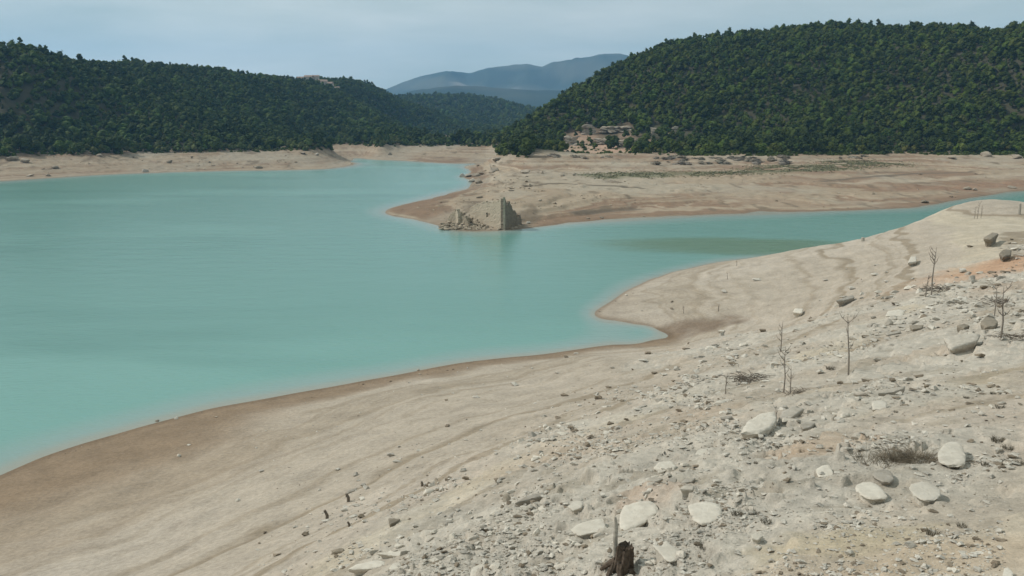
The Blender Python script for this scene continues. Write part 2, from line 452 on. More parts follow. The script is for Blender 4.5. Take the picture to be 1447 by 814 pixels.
# ------------------------------------------------------------------ ground sheet
def build_ground():
    th = np.concatenate([np.linspace(-math.pi, -.70, 60)[:-1], np.linspace(-.70, .70, 1050), np.linspace(.70, math.pi, 60)[1:]])
    r = np.concatenate([np.linspace(.5, 8, 8)[:-1], np.geomspace(8, 210, 760)[:-1], np.geomspace(210, 760, 330)[:-1], np.geomspace(760, 2600, 130)[:-1], np.geomspace(2600, 9600, 24)])
    TH, R = np.meshgrid(th, r, indexing='ij')
    x = (R * np.sin(TH)).ravel(); y = (R * np.cos(TH)).ravel()
    z, rub, rr = ground(x, y, True)
    rflat = R.ravel()
    nt_, nr = len(th), len(r)
    idx = np.arange(nt_ * nr).reshape(nt_, nr)
    Fq = np.stack([idx[:-1, :-1], idx[:-1, 1:], idx[1:, 1:], idx[1:, :-1]], -1).reshape(-1, 4)[:, ::-1]
    # ---- what the soil is made of
    def C(*c): return np.array(c)[None]
    def blend(a, b, w): return a * (1 - w[:, None]) + b * w[:, None]
    sh = 85 * sstep(.28, .42, TH.ravel())
    nearm = 1 - sstep(180 + sh, 225 + sh, rflat)
    sand = np.repeat(C(.37, .318, .258), len(x), 0)
    f8 = fbm(x / 14, y / 14, 101, 4)
    sand = blend(sand, C(.405, .352, .292), sstep(-.2, .5, f8))
    # level lines left by the sinking water
    zz = z + .45 * fbm(x / 5, y / 5, 111, 3) + .02 * x
    lines = fbm(zz * 2.2, zz * 0 + 3.3, 121, 4)
    lines2 = fbm(zz * .75, zz * 0 + 8.3, 125, 2)
    sand = blend(sand, C(.25, .203, .148), .9 * sstep(.0, .45, lines) + 0 * z)
    sand = blend(sand, C(.46, .40, .305), .6 * sstep(.1, .5, lines2))
    # rubble and bleached silt
    c = blend(sand, C(.415, .38, .325), sstep(.25, .7, rr + .18 * fbm(x / 3, y / 3, 131, 3)) * .9)
    c = blend(c, C(.27, .235, .185), rub * sstep(.1, .6, fbm(x / 1.6, y / 1.1, 141, 4)) * .7)
    c = blend(c, C(.40, .29, .20), nearm * rub * .4 * sstep(.25, .7, fbm(x / 8 + 5, y / 8, 151, 3)))
    # patches of bare orange and yellow clay
    def patch(c, u, v, a, b, col, w):
        p = hits([(u, v)])[0]
        q = ((x - p[0]) / a) ** 2 + ((y - p[1]) / b) ** 2
        return blend(c, C(*col), w * sstep(1.5, .1, q + .9 * fbm(x / a * 2.2, y / b * 2.2, int(u), 4)))
    for q_ in PATCHES:
        if q_[2] < 20: c = patch(c, *q_)
    # damp strip above the water's edge, broader and browner to the left
    th_ = TH.ravel()
    wid = 1.15 + 1.0 * sstep(-.12, -.5, th_)
    damp = nearm * sstep(4.6, 2.0, z + 1.2 * fbm(x / 9, y / 9, 165, 3)) * sstep(-.16, -.42, th_)
    c = blend(c, C(.285, .225, .165), damp * .75)
    wet = nearm * (1 - .8 * ((th_ > .085) & (rflat > 118))) * sstep(wid, wid * .35, z + .35 * fbm(x / 6, y / 6, 161, 3) + .25 * (th_ > .06) * 1.0)
    c = blend(c, C(.225, .165, .112), wet * .95)
    c = blend(c, C(.14, .098, .064), nearm * sstep(.2, .04, z) * .5)
    # the far banks: pinkish tan mud in level bands
    far = 1 - nearm
    zb = z + .5 * fbm(x / 25, y / 40, 171, 4)
    tan = np.repeat(C(.335, .262, .188), len(x), 0)
    tan = blend(tan, C(.41, .335, .25), sstep(-.1, .5, fbm(zb * 1.1, zb * 0 + 1.7, 181, 3)))
    tan = blend(tan, C(.24, .16, .108), .9 * sstep(.0, .4, fbm(zb * 2.1, x / 160, 191, 3)))
    tan = blend(tan, C(.38, .33, .26), .7 * sstep(0, .5, fbm(x / 30, y / 60, 201, 4)))
    tan = blend(tan, C(.18, .14, .10), .8 * sstep(.28, .6, fbm(x / 6, y / 16, 211, 4)) )
    for ln, wl, cl_ in LINES:
        pl = hits(ln); dmin = np.full(len(x), 1e9); kf = np.where((rflat > 200) & (rflat < 760) & (np.abs(TH.ravel()) < .7))[0]
        for pa, pb in zip(pl[:-1], pl[1:]):
            dv_ = (pb - pa)[:2]; L2 = dv_ @ dv_ + 1e-9
            tt = np.clip(((x[kf] - pa[0]) * dv_[0] + (y[kf] - pa[1]) * dv_[1]) / L2, 0, 1)
            dmin[kf] = np.minimum(dmin[kf], np.hypot(x[kf] - pa[0] - tt * dv_[0], (y[kf] - pa[1] - tt * dv_[1]) * .7))
        tan = blend(tan, C(*cl_), .8 * sstep(wl * 1.5, wl * .4, dmin + wl * .9 * fbm(x / 12, y / 9, 231, 3)))
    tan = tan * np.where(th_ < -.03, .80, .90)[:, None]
    tan = blend(tan, C(.17, .13, .092), sstep(.25, .03, z) * .6)
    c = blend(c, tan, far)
    # forest floor
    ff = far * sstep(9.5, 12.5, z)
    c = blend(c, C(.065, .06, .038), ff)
    for q_ in PATCHES:
        if q_[2] >= 20: c = patch(c, *q_)
    c = blend(c, C(.09, .10, .07), sstep(0, -.6, z))
    c = np.clip(c * (1 + .03 * ((nearm * (z > .8))[:, None])), .02, .8)
    me = np_mesh('ground', np.stack([x, y, z], -1), Fq, True, c)
    o = link('ground', me, None, M_GROUND)
    tag(o, 'dry eroded shore sloping down to the reservoir', 'ground', kind='structure')

PATCHES = [(965, 467, 7.5, 4, (.17, .125, .09), .9), (250, 640, 3, 4, (.20, .155, .11), .7), (850, 212, 42, 70, (.37, .25, .18), .95), (805, 214, 26, 50, (.36, .26, .19), .85), (935, 214, 40, 50, (.31, .24, .18), .75), (1430, 374, 12, 9, (.41, .26, .17), .9), (1150, 628, 1.7, 1.9, (.40, .30, .215), .65), (1190, 757, 1.6, .9, (.42, .355, .25), .6), (1330, 790, 2.2, .8, (.36, .28, .20), .5),
           (1225, 770, 1.0, .5, (.43, .36, .25), .5), (925, 690, 1.0, 1.2, (.38, .28, .21), .5), (1440, 405, 5, 4, (.33, .24, .17), .5), (1180, 800, 2.4, .8, (.37, .30, .22), .45)]
LINES = [([(745, 263), (790, 259), (840, 262), (905, 266)], 2.0, (.13, .105, .075)), ([(1165, 256), (1230, 250), (1300, 245), (1370, 243)], 2.5, (.15, .12, .09)), ([(830, 248), (960, 246), (1100, 242), (1170, 239)], 7, (.15, .15, .088)),
         ([(1280, 268), (1360, 264), (1447, 258)], 6, (.27, .17, .115)), ([(810, 300), (860, 298), (905, 296)], 1.6, (.16, .13, .10)), ([(1195, 258), (1330, 254), (1447, 247)], 5, (.40, .33, .25))]
build_ground()

# ------------------------------------------------------------------ water
def build_water():
    th = np.linspace(-1.15, 1.0, 420)
    r = np.geomspace(20, 1500, 420)
    TH, R = np.meshgrid(th, r, indexing='ij')
    x = (R * np.sin(TH)).ravel(); y = (R * np.cos(TH)).ravel()
    zb, _ = base(x, y)
    idx = np.arange(len(th) * len(r)).reshape(len(th), len(r))
    Fq = np.stack([idx[:-1, :-1], idx[:-1, 1:], idx[1:, 1:], idx[1:, :-1]], -1).reshape(-1, 4)[:, ::-1]
    def C(*c): return np.array(c)[None]
    def blend(a, b, w): return a * (1 - w[:, None]) + b * w[:, None]
    c = np.repeat(C(.120, .266, .236), len(x), 0)
    s = fbm(x / 90, y / 45, 301, 4)
    c = blend(c, C(.150, .312, .280), sstep(-.1, .6, s))
    c = blend(c, C(.102, .238, .210), .8 * sstep(.1, .6, fbm(x / 60 + 9, y / 22, 311, 4)))
    c = blend(c, C(.235, .305, .29), .75 * sstep(-1.3, -.1, zb))          # silt stirred up in the shallows
    c = blend(c, C(.29, .27, .22), .8 * sstep(-.35, .0, zb))
    p = P(1045, 347, 0)
    q = ((x - p[0] + .35 * (y - p[1])) / 36) ** 2 + ((y - p[1]) / 17) ** 2
    c = blend(c, C(.088, .165, .095), .9 * sstep(1.25, .25, q + .35 * fbm(x / 25, y / 12, 321, 3)))   # dark olive patch out in the channel
    me = np_mesh('water', np.stack([x, y, x * 0], -1), Fq, True, c)
    m, nt, N, L, bs = mat_new('silty_turquoise_water')
    L.new(attr(nt, 'Col'), bs.inputs['Base Color'])
    bs.inputs['Roughness'].default_value = .22
    bs.inputs['Specular IOR Level'].default_value = .25
    bs.inputs['IOR'].default_value = 1.33
    v = coords(nt, 'Object', (.9, 1.6, 1))
    h = math_node(nt, 'ADD', noise_node(nt, .9, 4, v), math_node(nt, 'MULTIPLY', noise_node(nt, .16, 3, v), 2.0))
    bump(nt, h, .5, .12, bs)
    o = link('water', me, None, m)
    tag(o, 'calm turquoise water of the half-empty reservoir', 'water', kind='structure')
build_water()

# ------------------------------------------------------------------ mountains far off
def mountain(name, sky, dist, depth, seed, c1, c2, label, strip=None):
    us = np.linspace(sky[0][0], sky[-1][0], 260)
    vs = np.interp(us, [s[0] for s in sky], [s[1] for s in sky])
    rows = np.linspace(-1, 1, 44)
    V = []; Cc = []
    az = np.array([azim(u) for u in us])
    top = H + (175 - vs) / F * dist * CP * 1.0
    for t in rows:
        rr_ = dist + t * depth
        x = rr_ * np.sin(az); y = rr_ * np.cos(az)
        prof = (1 - abs(t)) ** 1.15
        hgt = top * prof
        env = min(1, 2.2 * (1 - abs(t))) * min(1, abs(t) * 5)
        ridge = 1 - np.abs(fbm(x / 900, y / 1300, seed, 4))
        hgt = hgt * (1 + env * .75 * (ridge - .72)) + (1 - abs(t)) * 12 * fbm(x / 150, y / 150, seed + 5, 3)
        V.append(np.stack([x, y, np.maximum(hgt, 0) + 1], -1))
        w = sstep(-.2, .4, fbm(x / 600, hgt / 60, seed + 9, 4))[:, None]
        c = np.array(c1)[None] * (1 - w) + np.array(c2)[None] * w
        if strip:
            u0, u1, k0, k1, sc = strip
            q = sstep(u0, u0 + 20, us) * sstep(u1, u1 - 20, us) * (k0 < prof < k1)
            q = q * sstep(-.3, .2, fbm(us / 25, us * 0 + t * 9, seed + 3, 3))
            c = c * (1 - q[:, None]) + np.array(sc)[None] * q[:, None]
        Cc.append(c)
    V = np.concatenate(V); Cc = np.concatenate(Cc)
    idx = np.arange(len(V)).reshape(len(rows), len(us))
    Fq = np.stack([idx[:-1, :-1], idx[:-1, 1:], idx[1:, 1:], idx[1:, :-1]], -1).reshape(-1, 4)
    me = np_mesh(name, V, Fq, True, Cc)
    m, nt, N, L, bs = mat_new('mountain_scrub')
    L.new(attr(nt, 'Col'), bs.inputs['Base Color']); bs.inputs['Roughness'].default_value = 1
    bs.inputs['Specular IOR Level'].default_value = 0
    o = link(name, me, None, m)
    tag(o, label, 'mountain', kind='structure')
mountain('mountain_range', [(380, 172), (480, 150), (545, 127), (570, 115), (600, 107), (632, 102), (662, 106), (690, 98), (725, 94), (745, 91), (765, 95), (800, 86), (845, 81), (875, 80), (910, 90), (980, 108), (1200, 140), (1400, 165)],
         7400, 2000, 401, (.05, .065, .05), (.10, .105, .08), 'long blue mountain range on the horizon', (630, 740, .5, .62, (.24, .22, .19)))
mountain('foothills', [(420, 170), (520, 150), (580, 131), (620, 125), (670, 122), (710, 124), (760, 128), (830, 126), (950, 120), (1100, 140), (1300, 165)],
         4900, 1200, 431, (.04, .055, .045), (.07, .08, .06), 'low blue-green foothills in front of the mountain range')

# ------------------------------------------------------------------ trees
def ico(sub):
    bm = bmesh.new(); bmesh.ops.create_icosphere(bm, subdivisions=sub, radius=1)
    V = np.array([v.co[:] for v in bm.verts]); Fc = np.array([[v.index for v in f.verts] for f in bm.faces]); bm.free()
    return V, Fc
ICO2, ICO1 = ico(2), ico(1)

def crown_np(seed, h, w, lumps, cards, lod, narrow=1.0):
    rg = np.random.default_rng(seed)
    Vs, Fs, off = [], [], 0
    cen = []
    for i in range(lumps):
        t = (i + .5) / lumps
        zc = h * (.34 + .52 * t)
        rad_ = w * .5 * (1 - .75 * t ** 1.6) * narrow
        a = rg.uniform(0, 6.28)
        d = rad_ * rg.uniform(.35, .75) * (1 if i < lumps - 1 else .2)
        s = w * rg.uniform(.24, .36) * (1.05 - .35 * t)
        cen.append((d * math.cos(a), d * math.sin(a), zc, s))
    for (cx, cy, cz, s) in cen:
        V, Fc = (ICO2 if lod == 0 else ICO1)
        nrm = V
        disp = 1 + .28 * rg.standard_normal(len(V))[:, None].clip(-1.4, 1.4)
        v = nrm * disp * np.array([s, s, s * .82]) + np.array([cx, cy, cz])
        Vs.append(v); Fs.append(Fc + off); off += len(v)
    cen = np.array(cen)
    k = rg.integers(0, lumps, cards)
    dirs = rg.standard_normal((cards, 3)); dirs /= np.linalg.norm(dirs, axis=1)[:, None]
    dirs[:, 2] = np.abs(dirs[:, 2]) * .8 + dirs[:, 2] * .2
    p = cen[k, :3] + dirs * cen[k, 3:4] * rg.uniform(.95, 1.35, (cards, 1)) * np.array([1, 1, .85])
    for i in range(cards):
        s = rg.uniform(.35, .75) * w / 7
        tri = rg.standard_normal((3, 3)) * s * .6
        Vs.append(p[i] + tri); Fs.append(np.array([[0, 1, 2]]) + off); off += 3
    return np.concatenate(Vs), np.concatenate(Fs)

def tube_np(path, radii, sides=6):
    """tapered tube through the points of path"""
    V, Fc = [], []
    path = [Vector(p) for p in path]
    for i, p in enumerate(path):
        t = (path[min(i + 1, len(path) - 1)] - path[max(i - 1, 0)]).normalized()
        a = t.orthogonal().normalized() if abs(t.z) < .95 else Vector((1, 0, 0))
        b = t.cross(a).normalized(); a = b.cross(t).normalized()
        for k in range(sides):
            an = 2 * math.pi * k / sides
            V.append(p + (a * math.cos(an) + b * math.sin(an)) * radii[i])
    for i in range(len(path) - 1):
        for k in range(sides):
            k2 = (k + 1) % sides
            A_, B_, C_, D_ = i * sides + k, i * sides + k2, (i + 1) * sides + k2, (i + 1) * sides + k
            Fc += [(A_, B_, C_), (A_, C_, D_)]
    n0 = (len(path) - 1) * sides
    for k in range(1, sides - 1): Fc.append((n0, n0 + k, n0 + k + 1))
    return np.array([v[:] for v in V]), np.array(Fc)

def cat(parts):
    Vs, Fs, off = [], [], 0
    for V, Fc in parts:
        Vs.append(V); Fs.append(Fc + off); off += len(V)
    return np.concatenate(Vs), np.concatenate(Fs)

def trunk_np(seed, h, w):
    rg = random.Random(seed)
    b = rg.uniform(-.3, .3)
    parts = [tube_np([(0, 0, -.6), (b * .3, 0, h * .25), (b, b * .5, h * .55), (b * .6, b, h * .9)], [.24, .19, .12, .03])]
    for i in range(5):
        z0 = h * (.28 + .1 * i); a = rg.uniform(0, 6.28); l = w * .35 * (1 - .1 * i)
        parts.append(tube_np([(b * .5, 0, z0), (math.cos(a) * l, math.sin(a) * l, z0 + l * .45)], [.08, .02], 5))
    return cat(parts)

KINDS = [('broad round-crowned', 8.5, 8.0, 9, 1.0, (.040, .060, .017)), ('tall narrow', 11.0, 5.2, 8, .8, (.030, .047, .016)), ('bushy low-crowned', 6.5, 7.0, 8, 1.1, (.050, .068, .018)),
         ('dense dark', 9.5, 7.2, 9, .95, (.025, .040, .015)), ('pale grey-green', 6.0, 5.6, 7, 1.0, (.068, .082, .042))]
KINDS = [(a_, b_, c_, d_, e_, (f_[0] * 1.06, f_[1] * 1.0, f_[2] * .62)) for a_, b_, c_, d_, e_, f_ in KINDS]
CROWN = [crown_np(900 + i, h, w, l, 120, 0, nr) for i, (nm, h, w, l, nr, c) in enumerate(KINDS)]
CROWN_LO = [crown_np(950 + i, h, w, max(5, l - 3), 56, 1, nr) for i, (nm, h, w, l, nr, c) in enumerate(KINDS)]
TRUNK = [trunk_np(970 + i, h, w) for i, (nm, h, w, l, nr, c) in enumerate(KINDS)]

CLIFF_UV = [(832, 186), (880, 184), (925, 184), (955, 187), (800, 208), (850, 207), (890, 205)]
CLIFF_AT = None

def forest_positions():
    out = []
    for (t0, t1, r0, r1, step) in [(-.80, .02, 480, 1750, 5.1), (.0, .80, 560, 1250, 5.1), (-.16, .12, 1750, 2700, 10)]:
        xs = np.arange(r1 * math.sin(t0) * 1.0, r1 * math.sin(t1) + step, step); ys = np.arange(r0 * .6, r1 + step, step)
        X, Y = np.meshgrid(xs, ys)
        X = X.ravel() + RNG.uniform(-.45, .45, X.size) * step; Y = Y.ravel() + RNG.uniform(-.45, .45, Y.size) * step
        th = np.arctan2(X, Y); r = np.hypot(X, Y)
        k = (th > t0) & (th < t1) & (r > r0) & (r < r1) & (np.abs(th) < .66)
        out.append(np.stack([X[k], Y[k]], -1))
    xy = np.concatenate(out)
    z = ground(xy[:, 0], xy[:, 1])
    edge = 9.4 + .8 * fbm(xy[:, 0] / 18, xy[:, 1] / 18, 501, 3)
    u0_, u1_, u2_ = azim(796), azim(882), azim(985)
    th_ = np.arctan2(xy[:, 0], xy[:, 1]) + .012 * fbm(xy[:, 0] / 14, xy[:, 1] / 14, 505, 3)
    pr = np.where((th_ > u0_) & (th_ < u1_), .84, np.where((th_ >= u1_) & (th_ < u2_), .55, 0)) * (z < 21 + 3 * fbm(xy[:, 0] / 9, xy[:, 1] / 9, 503, 2))
    edge = np.where(RNG.random(len(z)) < pr, 99, edge)
    # a clearing here and there shows dark soil
    k = (z > edge)
    return xy[k], z[k]

def in_sight(x, y, z, top=9.0):
    """keep what is not wholly behind a nearer crest"""
    r = np.hypot(x, y); th = np.arctan2(x, y)
    ths = np.linspace(-.7, .7, 420); rs = np.geomspace(200, 2700, 320)
    T, R = np.meshgrid(ths, rs, indexing='ij')
    zz = ground((R * np.sin(T)).ravel(), (R * np.cos(T)).ravel()).reshape(T.shape)
    el = (zz + np.where(zz > 11, 5.0, 0) - H) / R
    mx = np.maximum.accumulate(el, 1)
    ti = np.clip(np.round((th + .7) / 1.4 * 419).astype(int), 0, 419)
    ri = np.clip(np.searchsorted(rs, r) - 2, 0, 319)
    return (z + top - H) / r > mx[ti, ri] - .0005

xy, zt = forest_positions()
keep = in_sight(xy[:, 0], xy[:, 1], zt)
xy, zt = xy[keep], zt[keep]
CLIFF_AT = hits(CLIFF_UV)
dc = np.min(np.hypot(xy[:, None, 0] - CLIFF_AT[None, :, 0], (xy[:, None, 1] - CLIFF_AT[None, :, 1]) * .8), 1)
VILL = np.array([D(u, 118, 1262)[:2] for u in (428, 441, 453, 466, 478)])
dv = np.min(np.hypot(xy[:, None, 0] - VILL[None, :, 0], (xy[:, None, 1] - VILL[None, :, 1]) * .5), 1)
CLEAR = hits([(u, v) for u in range(810, 975, 18) for v in (192, 200, 207)])
dcl = np.min(np.hypot(xy[:, None, 0] - CLEAR[None, :, 0], (xy[:, None, 1] - CLEAR[None, :, 1]) * .8), 1)
keep = (dc > 6.5) & (dv > 9) & ((dcl > 6) | (RNG.random(len(xy)) < .2))
xy, zt = xy[keep], zt[keep]
rt = np.hypot(xy[:, 0], xy[:, 1]); tht = np.arctan2(xy[:, 0], xy[:, 1])
NT = len(xy)
foot = zt < 14.5
kind = np.where(RNG.random(NT) < .5, 0, 3)
kind = np.where(RNG.random(NT) < .33, 1, kind); kind = np.where(RNG.random(NT) < .2, 2, kind)
kind = np.where((RNG.random(NT) < np.where(foot, .5, .05)) & (tht < 0), 4, kind)
kind = np.where((RNG.random(NT) < np.where(foot, .2, .04)) & (tht >= 0), 4, kind)
scl = RNG.choice([.55, .7, .82, .95, 1.15], NT, p=[.2, .25, .3, .18, .07]) * RNG.uniform(.88, 1.12, NT) * np.where(rt > 1750, 1.5, 1.0)
rot = RNG.uniform(0, 6.28, NT)
fov = (np.abs(tht) < .53)
size_rank = np.where(fov, scl * np.array([k[1] for k in KINDS])[kind] / rt, 0) * np.where(foot, 1.25, 1)
order = np.argsort(-size_rank)
single = order[:296]; rest = order[296:]
PIECES = {}
for i in range(len(KINDS)):
    c = np.array(KINDS[i][5])
    PIECES[i] = (np_mesh('pine_trunk', *TRUNK[i]), np_mesh('pine_crown', *CROWN[i], False, np.repeat(c[None], len(CROWN[i][0]), 0)))
    PIECES[i][0].materials.append(M_BARK); PIECES[i][1].materials.append(M_LEAF)
for i in single:
    k = int(kind[i])
    t = empty('pine_tree', (xy[i, 0], xy[i, 1], zt[i] - .2), rot[i], scl[i])
    side = 'left hill' if tht[i] < -.02 else 'right hill'
    where = ('at the bare bank along the foot of the wooded ' if foot[i] else 'a little up the slope of the wooded ') + side
    tag(t, f'{KINDS[k][0]} pine standing {where}', 'tree', 'pines on the wooded hills')
    link('trunk', PIECES[k][0], t); link('crown', PIECES[k][1], t)

def merge(protos, cols, kinds, pos, sc, ro):
    Vs, Fs, Cs, off = [], [], [], 0
    for i in range(len(kinds)):
        V, Fc = protos[kinds[i]]
        ca, sa = math.cos(ro[i]), math.sin(ro[i])
        v = V * sc[i]
        v = np.stack([v[:, 0] * ca - v[:, 1] * sa + pos[i, 0], v[:, 0] * sa + v[:, 1] * ca + pos[i, 1], v[:, 2] + pos[i, 2]], -1)
        Vs.append(v.astype(np.float32)); Fs.append((Fc + off).astype(np.int32)); off += len(v)
        Cs.append(np.repeat(cols[i][None].astype(np.float32), len(v), 0))
    return np.concatenate(Vs), np.concatenate(Fs), np.concatenate(Cs)
kc = np.array([k[5] for k in KINDS])
# low undergrowth along the edge of the wood
ug = []
for (t0, t1, r0, r1) in ((-.62, .02, 480, 1100), (-.02, .62, 560, 760)):
    th_ = RNG.uniform(t0, t1, 26000); r_ = np.sqrt(RNG.uniform(r0 ** 2, r1 ** 2, 26000))
    x_, y_ = r_ * np.sin(th_), r_ * np.cos(th_); z_ = ground(x_, y_)
    k_ = (z_ > 8.6 + .5 * fbm(x_ / 15, y_ / 15, 511, 3)) & (z_ < 12.5)
    k_ &= ~((th_ > azim(795)) & (th_ < azim(960)) & (RNG.random(len(th_)) < .9))
    ug.append(np.stack([x_[k_], y_[k_], z_[k_] - .5], -1))
ug = np.concatenate(ug)
ugk = RNG.choice([2, 4, 2, 0], len(ug)); ugs = RNG.uniform(.22, .5, len(ug)); ugc = kc[ugk] * RNG.uniform(.7, 1.15, (len(ug), 1))
V4, F4, C4 = merge(CROWN_LO, ugc, ugk, ug - np.array([[0, 0, 1.0]]), ugs, RNG.uniform(0, 6.28, len(ug)))
print('undergrowth', len(ug))
cols = kc[kind] * RNG.uniform(.80, 1.13, (NT, 1)) * (1 + RNG.uniform(-.1, .1, (NT, 3)))
# the right hill has the yellower pines, the left one the bluer oaks
cols = cols * np.where(tht[:, None] > -.02, np.array([[1.06, 1.05, .9]]), np.array([[.88, .94, .9]]))
posr = np.stack([xy[rest, 0], xy[rest, 1], zt[rest] - .3], -1)
lo = rt[rest] > 640
hi_i, lo_i = rest[~lo], rest[lo]
V1, F1, C1 = merge(CROWN, cols[hi_i], kind[hi_i], posr[~lo], scl[hi_i], rot[hi_i])
V2, F2, C2 = merge(CROWN_LO, cols[lo_i], kind[lo_i], posr[lo], scl[lo_i], rot[lo_i])
V3, F3, C3 = merge(TRUNK, np.repeat(np.array([[.09, .07, .05]]), len(hi_i), 0), kind[hi_i], posr[~lo], scl[hi_i], rot[hi_i])
fo = link('forest', np_mesh('forest', np.concatenate([V1, V2, V3, V4]), np.concatenate([F1, F2 + len(V1), F3 + len(V1) + len(V2), F4 + len(V1) + len(V2) + len(V3)]), False, np.concatenate([C1, C2, C3, C4])), None, M_LEAF)
tag(fo, 'dense dark green pine wood covering the hills above the reservoir', 'forest', kind='stuff')
print('TREES', NT, 'faces', len(F1) + len(F2) + len(F3))

# ------------------------------------------------------------------ stones
def slab_mesh(name, outline, thick, seed, inner=.02, res=34, mat=None):
    """a flat stone from its outline (list of local x, y), thick metres deep, its top edge worn, its underside drawn in"""
    rg = np.random.default_rng(seed)
    pts = np.array(outline, float)
    if len(pts) < 20:                                                     # round the corners a little, break the edge up
        seg = np.hypot(*(np.roll(pts, -1, 0) - pts).T); cum = np.concatenate([[0], np.cumsum(seg)])
        t = np.linspace(0, cum[-1], res, endpoint=False)
        px = np.interp(t, cum, np.append(pts[:, 0], pts[0, 0])); py = np.interp(t, cum, np.append(pts[:, 1], pts[0, 1]))
        pts = np.stack([px, py], -1); pts = .12 * np.roll(pts, 1, 0) + .76 * pts + .12 * np.roll(pts, -1, 0)
    size = np.hypot(*(pts.max(0) - pts.min(0)))
    m_ = len(pts)
    rings = [(.35, .007 * size), (.70, .006 * size), (.93, .003 * size), (.985, -.05 * thick), (1.0, -.16 * thick), (.93, -.42 * thick), (.76, -.75 * thick), (.66, -thick - .3)]
    V = [np.array([[0, 0, .006 * size]])]
    tilt = rg.uniform(-.02, .02, 2)
    for k, (s, zo) in enumerate(rings):
        j = 1 + rg.normal(0, (.0, .004, .006, .01, .016, .02, .03, .03)[k], m_)
        xyz = np.stack([pts[:, 0] * s * j, pts[:, 1] * s * j, np.full(m_, zo) + rg.normal(0, .0022 * size if k < 3 else .05 * thick, m_)], -1)
        V.append(xyz)
    V = np.concatenate(V)
    V[:, 2] += V[:, 0] * tilt[0] + V[:, 1] * tilt[1]
    Fc = []
    for i in range(m_): Fc.append((0, 1 + i, 1 + (i + 1) % m_))
    for k in range(len(rings) - 1):
        a0 = 1 + k * m_; b0 = a0 + m_
        for i in range(m_):
            i2 = (i + 1) % m_
            Fc.append((a0 + i, b0 + i, b0 + i2)); Fc.append((a0 + i, b0 + i2, a0 + i2))
    V_ = V; area = np.sum(pts[:, 0] * np.roll(pts[:, 1], -1) - pts[:, 1] * np.roll(pts[:, 0], -1))
    Fc = np.array(Fc)
    if area < 0: Fc = Fc[:, ::-1]
    me = np_mesh(name, V_, Fc)
    me.polygons.foreach_set('use_smooth', np.arange(len(Fc)) < m_ * 7)
    me.materials.append(mat)
    return me

def slab(label, name, px, thick_px, mat, cat_='stone', lift=1.2, group=None, seed=[0]):
    px = np.array(px, float); seed[0] += 1
    c = px.mean(0)
    low = px[:, 1].max()
    g = hits([(c[0], low - .25 * (low - px[:, 1].min()))])[0]
    dist = math.hypot(g[0], g[1])
    th_ = thick_px * dist / F * 1.6
    zt_ = g[2] + th_ * lift
    w = np.array([P(u, v, zt_) for u, v in px])
    o = w[:, :2].mean(0)
    # stones seen at a shallow angle are not drawn out into the distance: keep their depth to the size of their width
    lx = w[:, 0] - o[0]; ly = w[:, 1] - o[1]
    dep = np.ptp(ly); wid = max(np.ptp(lx), .1)
    tiltup = 0.0
    if dep > 1.5 * wid:
        tiltup = 0.0; ly = ly * (1.5 * wid / dep)
    me = slab_mesh(name, np.stack([lx, ly], -1), th_, seed[0], mat=mat)
    ob = link(name, me)
    ob.location = (o[0], o[1], zt_)
    tag(ob, label, cat_, group)
    return ob

def c5(p): return [(1080 + x * .2629, 600 + y * .2629) for x, y in p]
def c4(p): return [(760 + x * .263, 600 + y * .263) for x, y in p]
def c8(p): return [(840 + x * .2948, 540 + y * .2948) for x, y in p]
def c3(p): return [(400 + x * .2764, 600 + y * .2764) for x, y in p]
def c7(p): return [(1100 + x * .2703, 380 + y * .2703) for x, y in p]

